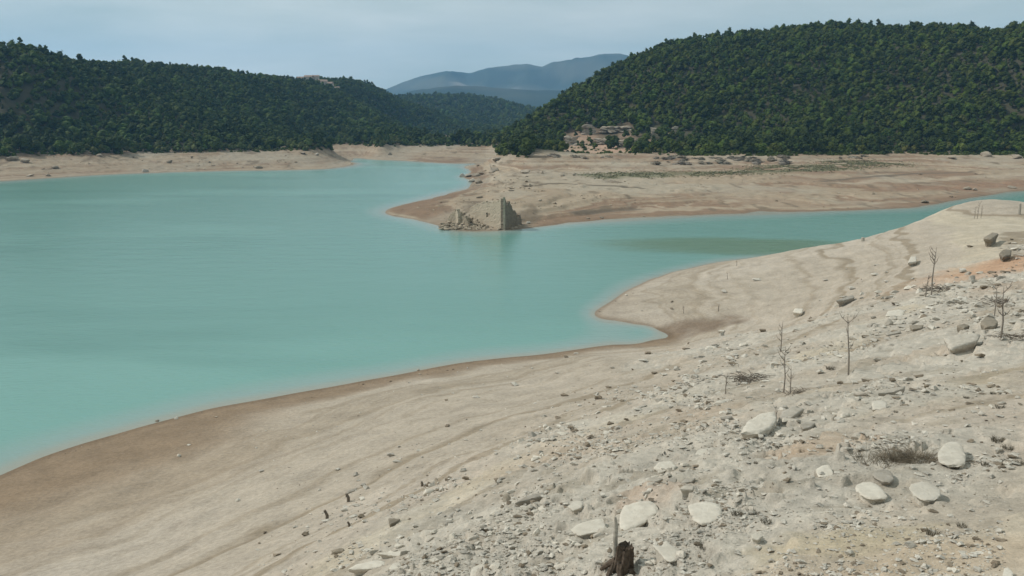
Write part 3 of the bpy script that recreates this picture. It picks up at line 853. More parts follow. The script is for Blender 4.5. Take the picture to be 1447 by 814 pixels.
SL = [
 ('long oval pale slab with a clean dark undercut edge beside the smaller brown oval stone', c5([(465, 300), (480, 275), (520, 262), (570, 285), (620, 330), (665, 380), (695, 410), (690, 430), (640, 440), (590, 430), (540, 395), (490, 350)]), 5, M_ROCK),
 ('smaller brownish oval stone lying right behind the long oval pale slab', c5([(570, 235), (600, 215), (650, 222), (690, 265), (712, 310), (700, 335), (660, 330), (610, 295), (575, 265)]), 5, M_LEDGE),
 ('broad rounded pale slab below the dry bush, right of the long oval slab', c5([(770, 330), (780, 300), (830, 285), (900, 310), (945, 345), (958, 385), (940, 420), (890, 430), (840, 410), (790, 365)]), 4, M_ROCK),
 ('upright pale five-sided block at the right end of the dry bush', c5([(930, 150), (960, 110), (990, 88), (1040, 92), (1065, 120), (1085, 170), (1080, 215), (1000, 220), (940, 195)]), 7, M_ROCK),
 ('small pale wedge-shaped stone left of the long oval slab', c5([(275, 235), (300, 205), (335, 200), (355, 230), (378, 265), (380, 290), (310, 295), (285, 265)]), 4, M_ROCK),
 ('pale stone cut by the bottom edge of the view under the yellowish clay', c5([(1275, 830), (1290, 770), (1310, 765), (1335, 790), (1340, 830)]), 5, M_ROCK),
 ('shield-shaped pale slab pointing downhill with a thick dark lower rim', c4([(800, 420), (850, 405), (920, 395), (975, 420), (990, 470), (990, 510), (940, 540), (885, 550), (845, 520), (815, 470)]), 7, M_ROCK),
 ('large angular pale slab touching the right side of the dead stem', c4([(440, 480), (460, 430), (540, 405), (610, 400), (635, 420), (650, 465), (600, 510), (550, 545), (480, 580), (440, 575)]), 7, M_ROCK),
 ('long pale slab touching the left side of the dead stem', c4([(175, 560), (230, 525), (345, 500), (365, 540), (365, 580), (300, 580), (235, 595), (200, 585)]), 4, M_ROCK),
 ('small pale six-sided stone uphill of the long slab beside the dead stem', c4([(160, 440), (190, 410), (230, 402), (245, 420), (235, 450), (190, 465)]), 4, M_ROCK),
 ('triangular pale slab with its point downhill, right of the rotten stump', c4([(610, 640), (660, 650), (690, 615), (720, 650), (790, 680), (755, 725), (720, 745), (690, 735), (655, 690)]), 5, M_ROCK),
 ('fist-like pale stone standing alone below the dark weeds', c4([(1145, 590), (1170, 570), (1205, 600), (1190, 625), (1155, 615)]), 5, M_ROCK),
 ('topmost pale flat stone of the ledge pile above the shield-shaped slab', c4([(620, 230), (650, 200), (720, 195), (745, 225), (730, 245), (660, 250)]), 6, M_ROCK),
 ('leftmost thin flake of the ledge pile above the shield-shaped slab', c4([(575, 315), (590, 290), (630, 280), (675, 292), (640, 305)]), 5, M_LEDGE),
 ('small middle flake of the ledge pile above the shield-shaped slab', c4([(690, 300), (710, 285), (750, 290), (740, 310)]), 5, M_LEDGE),
 ('right-hand tilted flake of the ledge pile above the shield-shaped slab', c4([(760, 320), (790, 290), (850, 285), (830, 305)]), 5, M_LEDGE),
 ('lowest dark-edged flake of the ledge pile above the shield-shaped slab', c4([(765, 345), (790, 325), (840, 330), (835, 350)]), 6, M_LEDGE),
 ('slanting pointed stone uphill to the right of the ledge pile', c4([(840, 165), (860, 135), (950, 120), (955, 130), (900, 160)]), 5, M_ROCK),
 ('big smooth grey boulder with a shaded lower face at the edge of the orange clay', c8([(700, 235), (730, 190), (800, 150), (865, 140), (875, 180), (850, 215), (790, 240)]), 13, M_ROCK),
 ('tilted slab leaning on the right of the big smooth grey boulder', c8([(880, 180), (900, 140), (950, 115), (1010, 125), (960, 160), (920, 185)]), 7, M_LEDGE),
 ('broken ledge stone above the orange clay patch', c8([(985, 205), (1010, 190), (1060, 195), (1040, 215), (1000, 222)]), 5, M_LEDGE),
 ('longest layered ledge slab at the bottom corner of the rubble slope', c3([(330, 740), (370, 715), (480, 690), (525, 700), (520, 725), (430, 740)]), 7, M_ROCK),
 ('short block at the end of the longest layered ledge slab', c3([(540, 735), (560, 710), (600, 705), (605, 735), (560, 745)]), 6, M_ROCK),
 ('pale flat ledge stone just uphill of the longest layered ledge slab', c3([(475, 660), (560, 650), (640, 645), (650, 665), (600, 675), (540, 668)]), 4, M_ROCK),
 ('pale wedge slab lying at the bottom edge between the layered ledge and the stump', c3([(955, 775), (965, 730), (1040, 700), (1065, 710), (1030, 750), (990, 778)]), 6, M_ROCK),
 ('thin pale flake on bare silt uphill of the wedge slab', c3([(740, 690), (780, 680), (800, 690), (770, 702)]), 4, M_ROCK),
 ('dark split ledge stone in the middle of the rubble slope', c3([(1185, 400), (1240, 365), (1330, 345), (1340, 360), (1250, 385)]), 7, M_LEDGE),
 ('grey triangular stone at the border of smooth sand and rubble', c3([(538, 478), (600, 482), (575, 498), (545, 510)]), 8, M_ROCKB),
 ('pale cubic block with a black shadow below, uphill of the orange clay', c7([(495, 735), (485, 690), (540, 680), (570, 700), (565, 740)]), 6, M_ROCK),
 ('flat lens-shaped ledge with a dark underside below the tall bare stem', c7([(430, 570), (480, 550), (540, 548), (565, 565), (510, 578)]), 6, M_LEDGE),
 ('stepped dark ledge stone right below the lens-shaped ledge', c7([(520, 650), (560, 630), (620, 620), (665, 610), (660, 625), (600, 645)]), 7, M_LEDGE),
 ('longest dark ledge slab beside the stem at the far right', c7([(860, 360), (940, 340), (1060, 335), (1040, 375), (980, 395), (900, 420)]), 8, M_LEDGE),
 ('dark rounded boulder left of the stem at the far right', c7([(1055, 280), (1080, 250), (1130, 255), (1150, 280), (1130, 300), (1080, 300)]), 8, M_ROCKB),
 ('dark knob of rock left of the dark rounded boulder', c7([(930, 295), (960, 280), (1000, 295), (985, 315)]), 7, M_ROCKB),
 ('narrow flat plank-like slab on smooth silt', c7([(555, 335), (640, 322), (640, 332), (570, 347)]), 3, M_LEDGE),
 ('broken dark flake uphill of the narrow plank-like slab', c7([(685, 295), (760, 290), (750, 310), (700, 315)]), 5, M_ROCKB),
 ('pale trapezoid block half sunk in silt on the upper slope', c7([(560, 245), (570, 220), (640, 210), (660, 225), (650, 245)]), 4, M_ROCK),
 ('rounded pale stone on the line between the slope and the smooth spit', c7([(75, 225), (85, 205), (130, 208), (125, 230)]), 4, M_ROCK),
 ('dark slanting ledge at the top of the slope by the smooth spit', c7([(300, 165), (390, 135), (400, 150), (340, 165)]), 5, M_LEDGE),
 ('brown stone on the orange soil at the right edge', [(1412, 358), (1416, 352), (1428, 353), (1430, 360), (1420, 363)], 5, M_ROCKB),
 ('angular brown rock uphill of the orange soil at the right edge', [(1392, 336), (1398, 328), (1409, 330), (1406, 338)], 5, M_ROCKB),
 ('bright white stone alone on the upper slope of the spit', [(1284, 371), (1286, 362), (1294, 362), (1296, 370)], 4, M_ROCK),
]
for lb, px, tp, mt in SL:
    slab(lb, 'stone_slab' if tp < 7 else 'stone', px, tp, mt)

def hull_rock(seed, flat, npt=16):
    rg = random.Random(seed)
    bm = bmesh.new()
    for i in range(npt):
        a = rg.uniform(0, 6.28); e = rg.uniform(-1, 1); q = math.sqrt(1 - e * e)
        k = rg.uniform(.8, 1.05)
        bm.verts.new((q * math.cos(a) * k, q * math.sin(a) * k * .75, e * flat * k))
    bmesh.ops.convex_hull(bm, input=bm.verts)
    for v in [v for v in bm.verts if not v.link_faces]: bm.verts.remove(v)
    bmesh.ops.bevel(bm, geom=bm.edges[:], offset=.07, segments=1, affect='EDGES', profile=.6)
    bmesh.ops.triangulate(bm, faces=bm.faces[:])
    V = np.array([v.co[:] for v in bm.verts]); Fc = np.array([[v.index for v in f.verts] for f in bm.faces])
    bm.free()
    return V, Fc
ROCKS = [hull_rock(50 + i, (.30, .42, .55, .7)[i % 4], 12 + i % 5) for i in range(12)]
ROCK_ME = []
for i, (V, Fc) in enumerate(ROCKS):
    for mt in (M_ROCK, M_LEDGE, M_ROCKB):
        me = np_mesh('rock', V, Fc); me.materials.append(mt); ROCK_ME.append(me)

def put_rock(name, label, cat_, u, v, wpx, tone=0, group=None, sink=.15, shape=None, flat=1.0, rz=None):
    g = hits([(u, v)])[0]
    s = .5 * wpx * math.hypot(g[0], g[1]) / F
    k = random.randrange(12) if shape is None else shape
    o = link(name, ROCK_ME[k * 3 + tone])
    o.location = (g[0], g[1], g[2] + s * .3 * flat - s * sink)
    o.scale = (s, s, s * flat)
    o.rotation_euler = (random.uniform(-.2, .2), random.uniform(-.2, .2), random.uniform(0, 6.28) if rz is None else rz)
    tag(o, label, cat_, group)
    return o

# loose stones one can count on the rubble slope
LAND = [((870, 740), 'around the rotten stump'), ((995, 727), 'around the shield-shaped slab'), ((1232, 692), 'around the long oval slab'), ((950, 668), 'by the ledge pile above the shield-shaped slab'),
        ((1085, 600), 'around the big smooth grey boulder'), ((520, 790), 'around the layered ledge at the bottom of the rubble slope'), ((740, 690), 'by the dark split ledge in mid slope'), ((1250, 560), 'below the tall bare stem'),
        ((1390, 470), 'beside the dark ledge slab at the far right'), ((1050, 530), 'by the heap of dead branches'), ((1000, 490), 'on the crest above the small inlet'), ((1200, 430), 'along the top of the slope by the smooth spit'),
        ((1420, 380), 'on the orange soil at the right edge'), ((700, 780), 'on the bare silt uphill of the layered ledge'), ((850, 640), 'on the grey rubble uphill of the stump'), ((1380, 600), 'on the pale silt behind the dry bush')]
LPOS = hits([p for p, _ in LAND])
def slope_points(n_, r0, r1, seed, power=1.0):
    rg = np.random.default_rng(seed)
    th = rg.uniform(-.30, .54, n_ * 6)
    r = 1 / rg.uniform(1 / r1, 1 / r0, n_ * 6)
    x, y = r * np.sin(th), r * np.cos(th)
    z, rub, rr = ground(x, y, True)
    cl = sstep(-.1, .45, fbm(x / (1.5 + r * .04), y / (1.5 + r * .04), 601, 3))
    k = rg.random(len(x)) < (rub * (.10 + .90 * cl) + .02 * (z > .2)) * power
    x, y, z, r = x[k][:n_], y[k][:n_], z[k][:n_], r[k][:n_]
    return x, y, z, r
x, y, z, r = slope_points(170, 11.5, 120, 5)
TONES = ['pale', 'grey-brown', 'dark brown']
for i in range(len(x)):
    px = min(27, 6 + random.paretovariate(1.4) * 3.4)
    s = .5 * px * r[i] / F
    tone = random.choices((0, 1, 2), (6, 4, 1))[0]
    k = random.randrange(12)
    o = link('loose_stone', ROCK_ME[k * 3 + tone])
    o.location = (x[i], y[i], z[i] + s * .12); o.scale = (s * random.uniform(.8, 1.3), s * random.uniform(.7, 1.1), s * random.uniform(.6, 1.0))
    o.rotation_euler = (random.uniform(-.35, .35), random.uniform(-.35, .35), random.uniform(0, 6.28))
    j = int(np.argmin(np.hypot((LPOS[:, 0] - x[i]) / r[i], (LPOS[:, 1] - y[i]) / r[i])))
    tag(o, f'small {TONES[tone]} stone {LAND[j][1]}', 'stone', 'loose stones on the rubble slope')

# broken ledges: bands of flat flakes tilted out of the slope
FLAKES = [np_mesh('rock_flake', V * np.array([1, .62, .30]), Fc) for V, Fc in [hull_rock(1500 + i, .9, 11) for i in range(10)]]
for i, me in enumerate(FLAKES): me.materials.append((M_ROCK, M_LEDGE)[i % 2])
for bi, (where, line, cnt) in enumerate([('in the lowest band of broken ledges above the layered ledge', [(500, 798), (560, 782), (640, 742), (700, 692), (765, 640), (800, 600)], 40), ('in the ledge band below the small inlet', [(955, 552), (1000, 502), (1045, 474)], 22),
        ('in the ledge band beside the big smooth grey boulder', [(1100, 588), (1150, 578), (1190, 590), (1255, 545)], 26), ('in the ledge band under the dark slab at the far right', [(1235, 472), (1300, 456), (1400, 482)], 22),
        ('in the band between the stump and the ledge pile', [(780, 772), (850, 762), (920, 690), (975, 655)], 28), ('in the ledge band along the top of the slope', [(1180, 432), (1260, 416), (1340, 400), (1430, 388)], 24),
        ('in the short band by the dark split ledge', [(620, 775), (690, 745), (760, 700)], 18)]):
    rg = random.Random(40 + bi)
    uv = []
    for i in range(cnt):
        f = rg.random() * (len(line) - 1); k = int(f); f -= k
        uv.append((line[k][0] * (1 - f) + line[k + 1][0] * f + rg.gauss(0, 12), min(812, line[k][1] * (1 - f) + line[k + 1][1] * f + rg.gauss(0, 6))))
    for (gx, gy, gz) in hits(uv):
        q = math.hypot(gx, gy); s = .5 * rg.uniform(9, 25) * q / F
        o = link('rock_flake', FLAKES[rg.randrange(10)])
        o.location = (gx, gy, gz + s * .14); o.scale = (s, s, s * rg.uniform(.8, 1.3)); o.rotation_euler = (rg.uniform(-.05, .4), rg.uniform(-.2, .2), rg.gauss(.25, .5))
        tag(o, 'flat angular stone flake ' + where, 'rock flake', 'flakes of the broken ledges, band by band: ' + where)

# the crumbled rest of it: nobody could count these
Vs, Fs, off = [], [], 0
x, y, z, r = slope_points(36000, 10.5, 150, 6, 1.3)
low_ = [hull_rock(80 + i, .55, 8) for i in range(6)]
def hull_plain(seed, flat):
    rg = random.Random(seed); bm = bmesh.new()
    for i in range(9):
        a = rg.uniform(0, 6.28); e = rg.uniform(-1, 1); q = math.sqrt(1 - e * e)
        bm.verts.new((q * math.cos(a), q * math.sin(a) * .75, e * flat))
    bmesh.ops.convex_hull(bm, input=bm.verts)
    for v in [v for v in bm.verts if not v.link_faces]: bm.verts.remove(v)
    bmesh.ops.triangulate(bm, faces=bm.faces[:])
    bm.verts.index_update()
    V = np.array([v.co[:] for v in bm.verts]); Fc = np.array([[v.index for v in f.verts] for f in bm.faces]); bm.free()
    return V, Fc
low_ = [hull_plain(300 + i, (.22, .4, .6)[i % 3]) for i in range(9)]
pxs = np.minimum(15.0, 2.0 + RNG.pareto(1.65, len(x)) * 1.9)
sz = .5 * pxs * r / F
tn = RNG.uniform(.8, 1.1, (len(x), 1)) * np.where(RNG.random((len(x), 1)) < .18, np.array([[.22, .18, .135]]), np.array([[.49, .455, .395]]))
th_ = RNG.uniform(-.62, .2, 30000); r_ = 1 / RNG.uniform(1 / 150, 1 / 40, 30000)
x_, y_ = r_ * np.sin(th_), r_ * np.cos(th_); z_ = ground(x_, y_)
k_ = (z_ > -.05) & (z_ < .5 + .5 * fbm(x_ / 3, y_ / 3, 931, 3)) & (fbm(x_ / 4, y_ / 4, 935, 3) > .05) & (RNG.random(30000) < .35)
sz_ = .5 * np.minimum(6, 1.0 + RNG.pareto(2.2, k_.sum()) * 1.0) * r_[k_] / F
tn_ = RNG.uniform(.8, 1.2, (k_.sum(), 1)) * np.where(RNG.random((k_.sum(), 1)) < .6, np.array([[.13, .10, .075]]), np.array([[.36, .31, .25]]))
print('pebbles', k_.sum())
x = np.concatenate([x, x_[k_]]); y = np.concatenate([y, y_[k_]]); z = np.concatenate([z, z_[k_]]); sz = np.concatenate([sz, sz_]); tn = np.concatenate([tn, tn_])
V1, F1, C1 = merge(low_, tn, RNG.integers(0, 9, len(x)), np.stack([x, y, z + sz * .24], -1), sz, RNG.uniform(0, 6.28, len(x)))
o = link('rubble', np_mesh('rubble', V1, F1, False, C1), None, M_GROUND)
tag(o, 'crumbled limestone rubble strewn over the near slope', 'rubble', kind='stuff')

# clods and stones strewn over the far banks
xs_, ys_, zs_, rs_ = [], [], [], []
for (t0, t1, r0, r1, nn) in ((-.13, .52, 225, 640, 26000), (-.52, -.06, 400, 700, 9000)):
    th_ = RNG.uniform(t0, t1, nn); r_ = 1 / RNG.uniform(1 / r1, 1 / r0, nn)
    x_, y_ = r_ * np.sin(th_), r_ * np.cos(th_); z_ = ground(x_, y_)
    d_ = sstep(.0, .5, fbm(x_ / 22, y_ / 34, 901, 3)) + .5 * sstep(.2, .5, fbm(x_ / 8, y_ / 12, 905, 2))
    d_ = d_ * np.where(t0 < -.2, 1.0, .25 + .75 * sstep(.16, .02, th_))
    k_ = (z_ > .1) & (z_ < 9.3) & (RNG.random(nn) < d_ * .35)
    xs_.append(x_[k_]); ys_.append(y_[k_]); zs_.append(z_[k_]); rs_.append(r_[k_])
xs_, ys_, zs_, rs_ = map(np.concatenate, (xs_, ys_, zs_, rs_))
sz = .5 * np.minimum(7, 1.3 + RNG.pareto(2.0, len(xs_)) * 1.2) * rs_ / F
tn = RNG.uniform(.8, 1.15, (len(xs_), 1)) * np.where(RNG.random((len(xs_), 1)) < .5, np.array([[.20, .155, .11]]), np.array([[.40, .335, .255]]))
Vs_, Fs_, Cs_ = merge(low_, tn, RNG.integers(0, 9, len(xs_)), np.stack([xs_, ys_, zs_ + sz * .15], -1), sz, RNG.uniform(0, 6.28, len(xs_)))
o = link('scree', np_mesh('scree', Vs_, Fs_, False, Cs_), None, M_GROUND)
tag(o, 'clods and broken stone strewn over the far mudbanks', 'scree', kind='stuff')
print('scree', len(xs_))

# stones on the smooth sand and by the water
for lb, u, v, w, tn_ in [
    ('small pale stone alone on the smooth sand, lower of two on the left slope', 336, 708, 10, 0), ('tiny pale stone on the damp brown sand nearest the water', 267, 629, 8, 0),
    ('pale chip beside small dark clods on the edge of the damp sand', 253, 645, 10, 0), ('dark stone lying in the water at the left shore', 222, 596, 9, 2), ('pale stone at the water line beside the dark stone', 249, 592, 9, 0),
    ('pale stone on the sand between the short wooden stakes', 486, 722, 13, 0), ('flat dark chip uphill of the short wooden stakes', 503, 672, 14, 1), ('pale pebble left of the taller stake', 451, 693, 8, 0),
    ('pale pebble below the short wooden stakes', 433, 774, 6, 0), ('dark stone at the mouth of the small inlet', 903, 481, 12, 2), ('small brown stone on the sand above the near shore', 578, 541, 9, 1), ('small pale stone high on the near sand by the shore', 640, 556, 7, 0),
    ('dark knob in the rubble right of the triangular grey stone', 591, 770, 9, 2), ('small dark stone on pale silt below the middle of the rubble slope', 624, 745, 8, 2)]:
    put_rock('small_stone', lb, 'stone', u, v, w, tn_)
BOULDER_ME = []
for V, Fc in ROCKS:
    me = np_mesh('rock', V, Fc); me.materials.append(M_CLIFF); BOULDER_ME.append(me)
# boulders on the peninsula and the far banks
BOU = [('leaning pale boulder on the upper slope of the far peninsula tip', 701, 227, 13, 0), ('long slanting boulder below the leaning one on the far peninsula tip', 697, 243, 15, 0), ('biggest tan boulder on the slope behind the ruin', 742, 244, 15, 0),
       ('small round boulder right of the biggest tan boulder', 765, 245, 8, 0), ('outermost grey boulder in the water at the rocky point', 653, 250, 9, 1), ('grey boulder second from the outermost at the rocky point', 661, 250, 10, 1), ('pale boulder in the middle of the rocky point', 672, 249, 12, 0),
       ('dark boulder at the foot of the rocky point', 668, 257, 11, 1), ('pale boulder at the back of the rocky point', 681, 246, 10, 0), ('tilted boulder lowest on the rocky point', 677, 259, 12, 0), ('dark stone left of a pair on the flat behind the ruin', 795, 249, 10, 2),
       ('dark stone right of a pair on the flat behind the ruin', 811, 248, 8, 2), ('pale flat rock on the rise right above the ruin', 763, 284, 9, 0), ('brown rock on the peninsula shore right of the ruin', 850, 308, 9, 2), ('dark rock at the peninsula water line', 831, 309, 8, 2),
       ('tiny white stone at the peninsula water line', 910, 306, 6, 0), ('brown rock beside the ruin wall', 746, 316, 10, 1), ('dark rock on the mound left above the ruin', 678, 280, 12, 2), ('dark stone at the back of the peninsula mound', 722, 270, 10, 2),
       ('dark clod on the far mudflat near the channel mouth', 1306, 287, 14, 2), ('dark rock on the mudflat bank at the right', 1367, 268, 14, 2), ('pale flat rock beside the dark rock on the right mudflat', 1378, 269, 10, 0), ('pale rocks edge stone farthest right on the mudflat', 1430, 266, 14, 0),
       ('pale broken boulder at the wood edge on the right bank', 1344, 224, 16, 0), ('grey broken boulder between two others at the wood edge on the right', 1394, 221, 18, 0), ('whitish boulder farthest right at the wood edge', 1437, 224, 18, 0),
       ('bright white boulder near the water on the left bank', 42, 249, 13, 0), ('broad pale boulder below the wood at the far left', 18, 226, 18, 0), ('second pale boulder right of the broad one at the far left', 36, 229, 14, 0), ('flat whitish rock on the left bank at mid height', 78, 238, 10, 0),
       ('pale stone by the water on the left bank', 68, 249, 11, 0), ('small pale rock under the trees of the left bank', 140, 221, 9, 0), ('whitish rock high on the left bank before the spit', 428, 217, 13, 0), ('grey rock beside the whitish one on the left bank', 448, 219, 9, 1),
       ('dark rock at the water line of the left bank', 365, 238, 16, 2), ('brown rock in the middle of the left bank', 240, 230, 12, 2), ('dark rock on the far sand across the narrows', 551, 219, 10, 2), ('flat tan rock on the left bank water line', 205, 243, 12, 1)]
BOU = [(a_, b_, c_, d_ * (1.6 if 640 < b_ < 770 and c_ < 262 else 1.0), e_) for a_, b_, c_, d_, e_ in BOU]
for lb, u, v, w, tn_ in BOU:
    o = put_rock('boulder', lb, 'boulder', u, v, w, tn_, flat=.95, sink=.1)
    if tn_ == 0: o.data = BOULDER_ME[random.randrange(12)]

# ------------------------------------------------------------------ rock outcrops under the wooded hill
for lb, u, v, w, hh in [('pale cliff ledge, longest of the outcrops in the wood', 872, 187, 40, 9), ('small white outcrop left of the longest cliff ledge', 832, 190, 14, 13), ('pale outcrop right of the longest cliff ledge', 925, 189, 12, 9), ('whitish outcrop farthest right in the wood', 953, 189, 12, 10),
                       ('pinkish broken outcrop above the red bank', 857, 203, 30, 8), ('brown outcrop at the foot of the trees over the red bank', 888, 206, 24, 9), ('slanting grey outcrop on the flank left of the red bank', 806, 205, 18, 14)]:
    g = hits([(u, v)])[0]; dist = math.hypot(g[0], g[1])
    hw = .62 * w * dist / F; ht = 1.15 * hh * dist / F
    parts = []
    rg = random.Random(int(u))
    nb = max(2, int(w / 6))
    for row in range(3):                                                   # bedded rock: broken layers one on the other
        for b in range(nb):
            V, Fc = hull_rock(700 + int(u) + b + 17 * row, .95, 14)
            t = (b + rg.uniform(.2, .8)) / nb * 2 - 1
            V = np.clip(V, -.85, .85) * np.array([hw / nb * rg.uniform(1.6, 2.4), hw * .25 + 1.2, ht * rg.uniform(.22, .32)]) + np.array([t * hw * (1 - .12 * row), rg.uniform(-.5, .5) + .7 * row, ht * (.02 + .30 * row + rg.uniform(-.05, .05))])
            parts.append((V, Fc))
    me = np_mesh('rock_outcrop', *cat(parts)); me.materials.append(M_CLIFF)
    o = link('rock_outcrop', me); o.location = tuple(g)
    tag(o, lb, 'rock outcrop')

# ------------------------------------------------------------------ the drowned ruin
def wall_mesh(name, length, prof, holes, thick, seed, mat, cell=.3, z0=-1.2):
    """masonry standing along +x: broken top edge, real openings"""
    rg = np.random.default_rng(seed)
    nx = int(length / cell); hmax = max(h for _, h in prof); nz = int((hmax - z0) / cell) + 1
    xs = np.linspace(0, length, nx + 1); zs = z0 + np.arange(nz + 1) * cell
    keep = np.zeros((nx, nz), bool)
    for i in range(nx):
        xc = (xs[i] + xs[i + 1]) / 2
        top = np.interp(xc, [p[0] for p in prof], [p[1] for p in prof]) + rg.uniform(-.3, .3)
        for k in range(nz):
            zc = zs[k] + cell / 2
            keep[i, k] = zc < top and not any(a < xc < b and c < zc < d for a, b, c, d in holes)
    bm = bmesh.new(); vs = {}
    jit = rg.normal(0, .05, (nx + 1, nz + 1, 3))
    def vert(i, k, s):
        if (i, k, s) not in vs:
            j = jit[i, k]
            jz = j[2] if 0 < k else 0
            vs[(i, k, s)] = bm.verts.new((xs[i] + j[0], (0 if s == 0 else thick) + .6 * j[1] * (1 if s == 0 else -1), zs[k] + jz))
        return vs[(i, k, s)]
    for i in range(nx):
        for k in range(nz):
            if not keep[i, k]: continue
            bm.faces.new((vert(i, k, 0), vert(i + 1, k, 0), vert(i + 1, k + 1, 0), vert(i, k + 1, 0)))
            bm.faces.new((vert(i, k, 1), vert(i, k + 1, 1), vert(i + 1, k + 1, 1), vert(i + 1, k, 1)))
            for (di, dk, e) in ((-1, 0, ((i, k), (i, k + 1))), (1, 0, ((i + 1, k + 1), (i + 1, k))), (0, -1, ((i + 1, k), (i, k))), (0, 1, ((i, k + 1), (i + 1, k + 1)))):
                a, b = i + di, k + dk
                if not (0 <= a < nx and 0 <= b < nz and keep[a, b]):
                    (p, q) = e
                    bm.faces.new((vert(*p, 0), vert(*q, 0), vert(*q, 1), vert(*p, 1)))
    bmesh.ops.recalc_face_normals(bm, faces=bm.faces[:])
    me = bm_mesh(name, bm); me.materials.append(mat)
    return me

def wall(name, p, q, prof, holes, thick, seed, mat, root, label=None):
    p = Vector(p[:2]); q = Vector(q[:2]); L_ = (q - p).length
    o = link(name, wall_mesh(name, L_, [(a * L_, h) for a, h in prof], [(a * L_, b * L_, c, d) for a, b, c, d in holes], thick, seed, mat), root)
    rl = root.location
    o.location = (p.x - rl.x, p.y - rl.y, -rl.z)
    o.rotation_euler = (0, 0, math.atan2(q.y - p.y, q.x - p.x))
    if label: o['label'] = label
    return o
A_ = P(711, 325.5, 0); B_ = P(664, 318.5, 0); C_ = P(737.5, 319.5, 0); L_ = P(631, 319.5, 0); B2 = P(671, 315.5, 0)
ruin = empty('ruined_house', (A_[0], A_[1], 0))
tag(ruin, 'roofless stone ruin with a small window hole standing at the water of the peninsula', 'ruin')
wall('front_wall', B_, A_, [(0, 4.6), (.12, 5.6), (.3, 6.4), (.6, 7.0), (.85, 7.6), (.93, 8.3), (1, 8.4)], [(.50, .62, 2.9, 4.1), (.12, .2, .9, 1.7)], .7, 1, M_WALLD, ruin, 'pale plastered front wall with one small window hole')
wall('side_wall', A_, C_, [(0, 8.5), (.12, 8.2), (.2, 7.0), (.34, 7.4), (.5, 5.2), (.66, 4.2), (.74, 2.8), (.9, 3.2), (1, 1.4)], [], .7, 2, M_WALL_SHADE, ruin, 'shaded side wall broken away in steps')
wall('low_wall', L_, P(663, 323.2, 0), [(0, 1.2), (.15, 3.2), (.35, 4.6), (.5, 3.9), (.62, 4.2), (.72, 3.1), (.8, 3.4), (.9, 2.2), (1, 1.0)], [(.56, .64, 1.9, 2.9)], .7, 3, M_WALL, ruin, 'low broken wall left of the front wall')
wall('added_rear_wall', P(676, 312, 0), P(721, 316, 0), [(0, 4.2), (.3, 5.2), (.7, 4.6), (1, 5.0)], [], .7, 5, M_WALL, ruin)  # added behind the window hole so that the opening looks dark
bt = wall('buttress', P(642.5, 320.6, 0), P(647.5, 322.0, 0), [(0, 3.6), (.5, 4.8), (1, 3.9)], [], .9, 6, M_WALLD, ruin)
rp = []
rg = random.Random(4)
for i in range(260):
    u = rg.uniform(622, 742) if i < 150 else rg.uniform(622, 690); v = 324.2 + rg.uniform(-2.5, 1.2) - max(0, (u - 715)) * .16
    p = P(u, v, 0); s = rg.uniform(.25, .95)
    V, Fc = ROCKS[i % 12]
    V = V @ np.array(Matrix.Rotation(rg.uniform(0, 6.28), 3, 'Z')).T * s
    rp.append((V + np.array([p[0] - A_[0], p[1] - A_[1], rg.uniform(-.1, .5) * (1 if u < 715 else .6) + max(0, 324 - v) * .35 * (u < 700)]), Fc))
for i in range(210):                                                       # the collapsed left half lies as a mound against the front wall
    t_ = rg.random(); u = 634 + 46 * t_; v = rg.uniform(316.5, 323.5)
    p = P(u, v, 0); s = rg.uniform(.5, 1.5)
    V, Fc = ROCKS[i % 12]
    V = V @ np.array(Matrix.Rotation(rg.uniform(0, 6.28), 3, 'Z')).T * s
    rp.append((V + np.array([p[0] - A_[0], p[1] - A_[1], rg.uniform(.1, 1.0) * (1.0 + 3.0 * math.sin(math.pi * min(1, .15 + t_ * .7))) * (324 - v) / 7.5]), Fc))
me = np_mesh('fallen_masonry', *cat(rp)); me.materials.append(M_WALL)
o = link('fallen_masonry', me, ruin); o['kind'] = 'stuff'

# ------------------------------------------------------------------ the village on the ridge
def house(u, r_, w, dpt, h, rz, label, wins):
    a = azim(u); x_, y_ = r_ * math.sin(a), r_ * math.cos(a)
    z_ = float(ground(x_, y_)[0])
    t = empty('house', (x_, y_, z_), rz)
    tag(t, label, 'house', None)
    bm = bmesh.new(); bmesh.ops.create_cube(bm, size=1, matrix=Matrix.Translation((0, 0, h / 2 - 1)) @ Matrix.Diagonal((w, dpt, h + 2, 1)))
    link('wall', bm_mesh('wall', bm), t, M_PLASTER)
    bm = bmesh.new(); e = .4; rh = w * .22
    v = [bm.verts.new(c) for c in ((-w / 2 - e, -dpt / 2 - e, h - .1), (w / 2 + e, -dpt / 2 - e, h - .1), (w / 2 + e, dpt / 2 + e, h - .1), (-w / 2 - e, dpt / 2 + e, h - .1), (-w / 2 - e, 0, h + rh), (w / 2 + e, 0, h + rh))]
    for f in ((0, 1, 5, 4), (2, 3, 4, 5), (1, 2, 5), (3, 0, 4), (3, 2, 1, 0)): bm.faces.new([v[i] for i in f])
    rf = link('roof', bm_mesh('roof', bm), t, M_ROOF)
    for k in range(wins):
        bm = bmesh.new()
        bmesh.ops.create_cube(bm, size=1, matrix=Matrix.Translation(((k + .5) / wins * w - w / 2, -dpt / 2 - .02, h * .6)) @ Matrix.Diagonal((1.1, .12, 1.5, 1)))
        link('window', bm_mesh('window', bm), t, M_DARK)
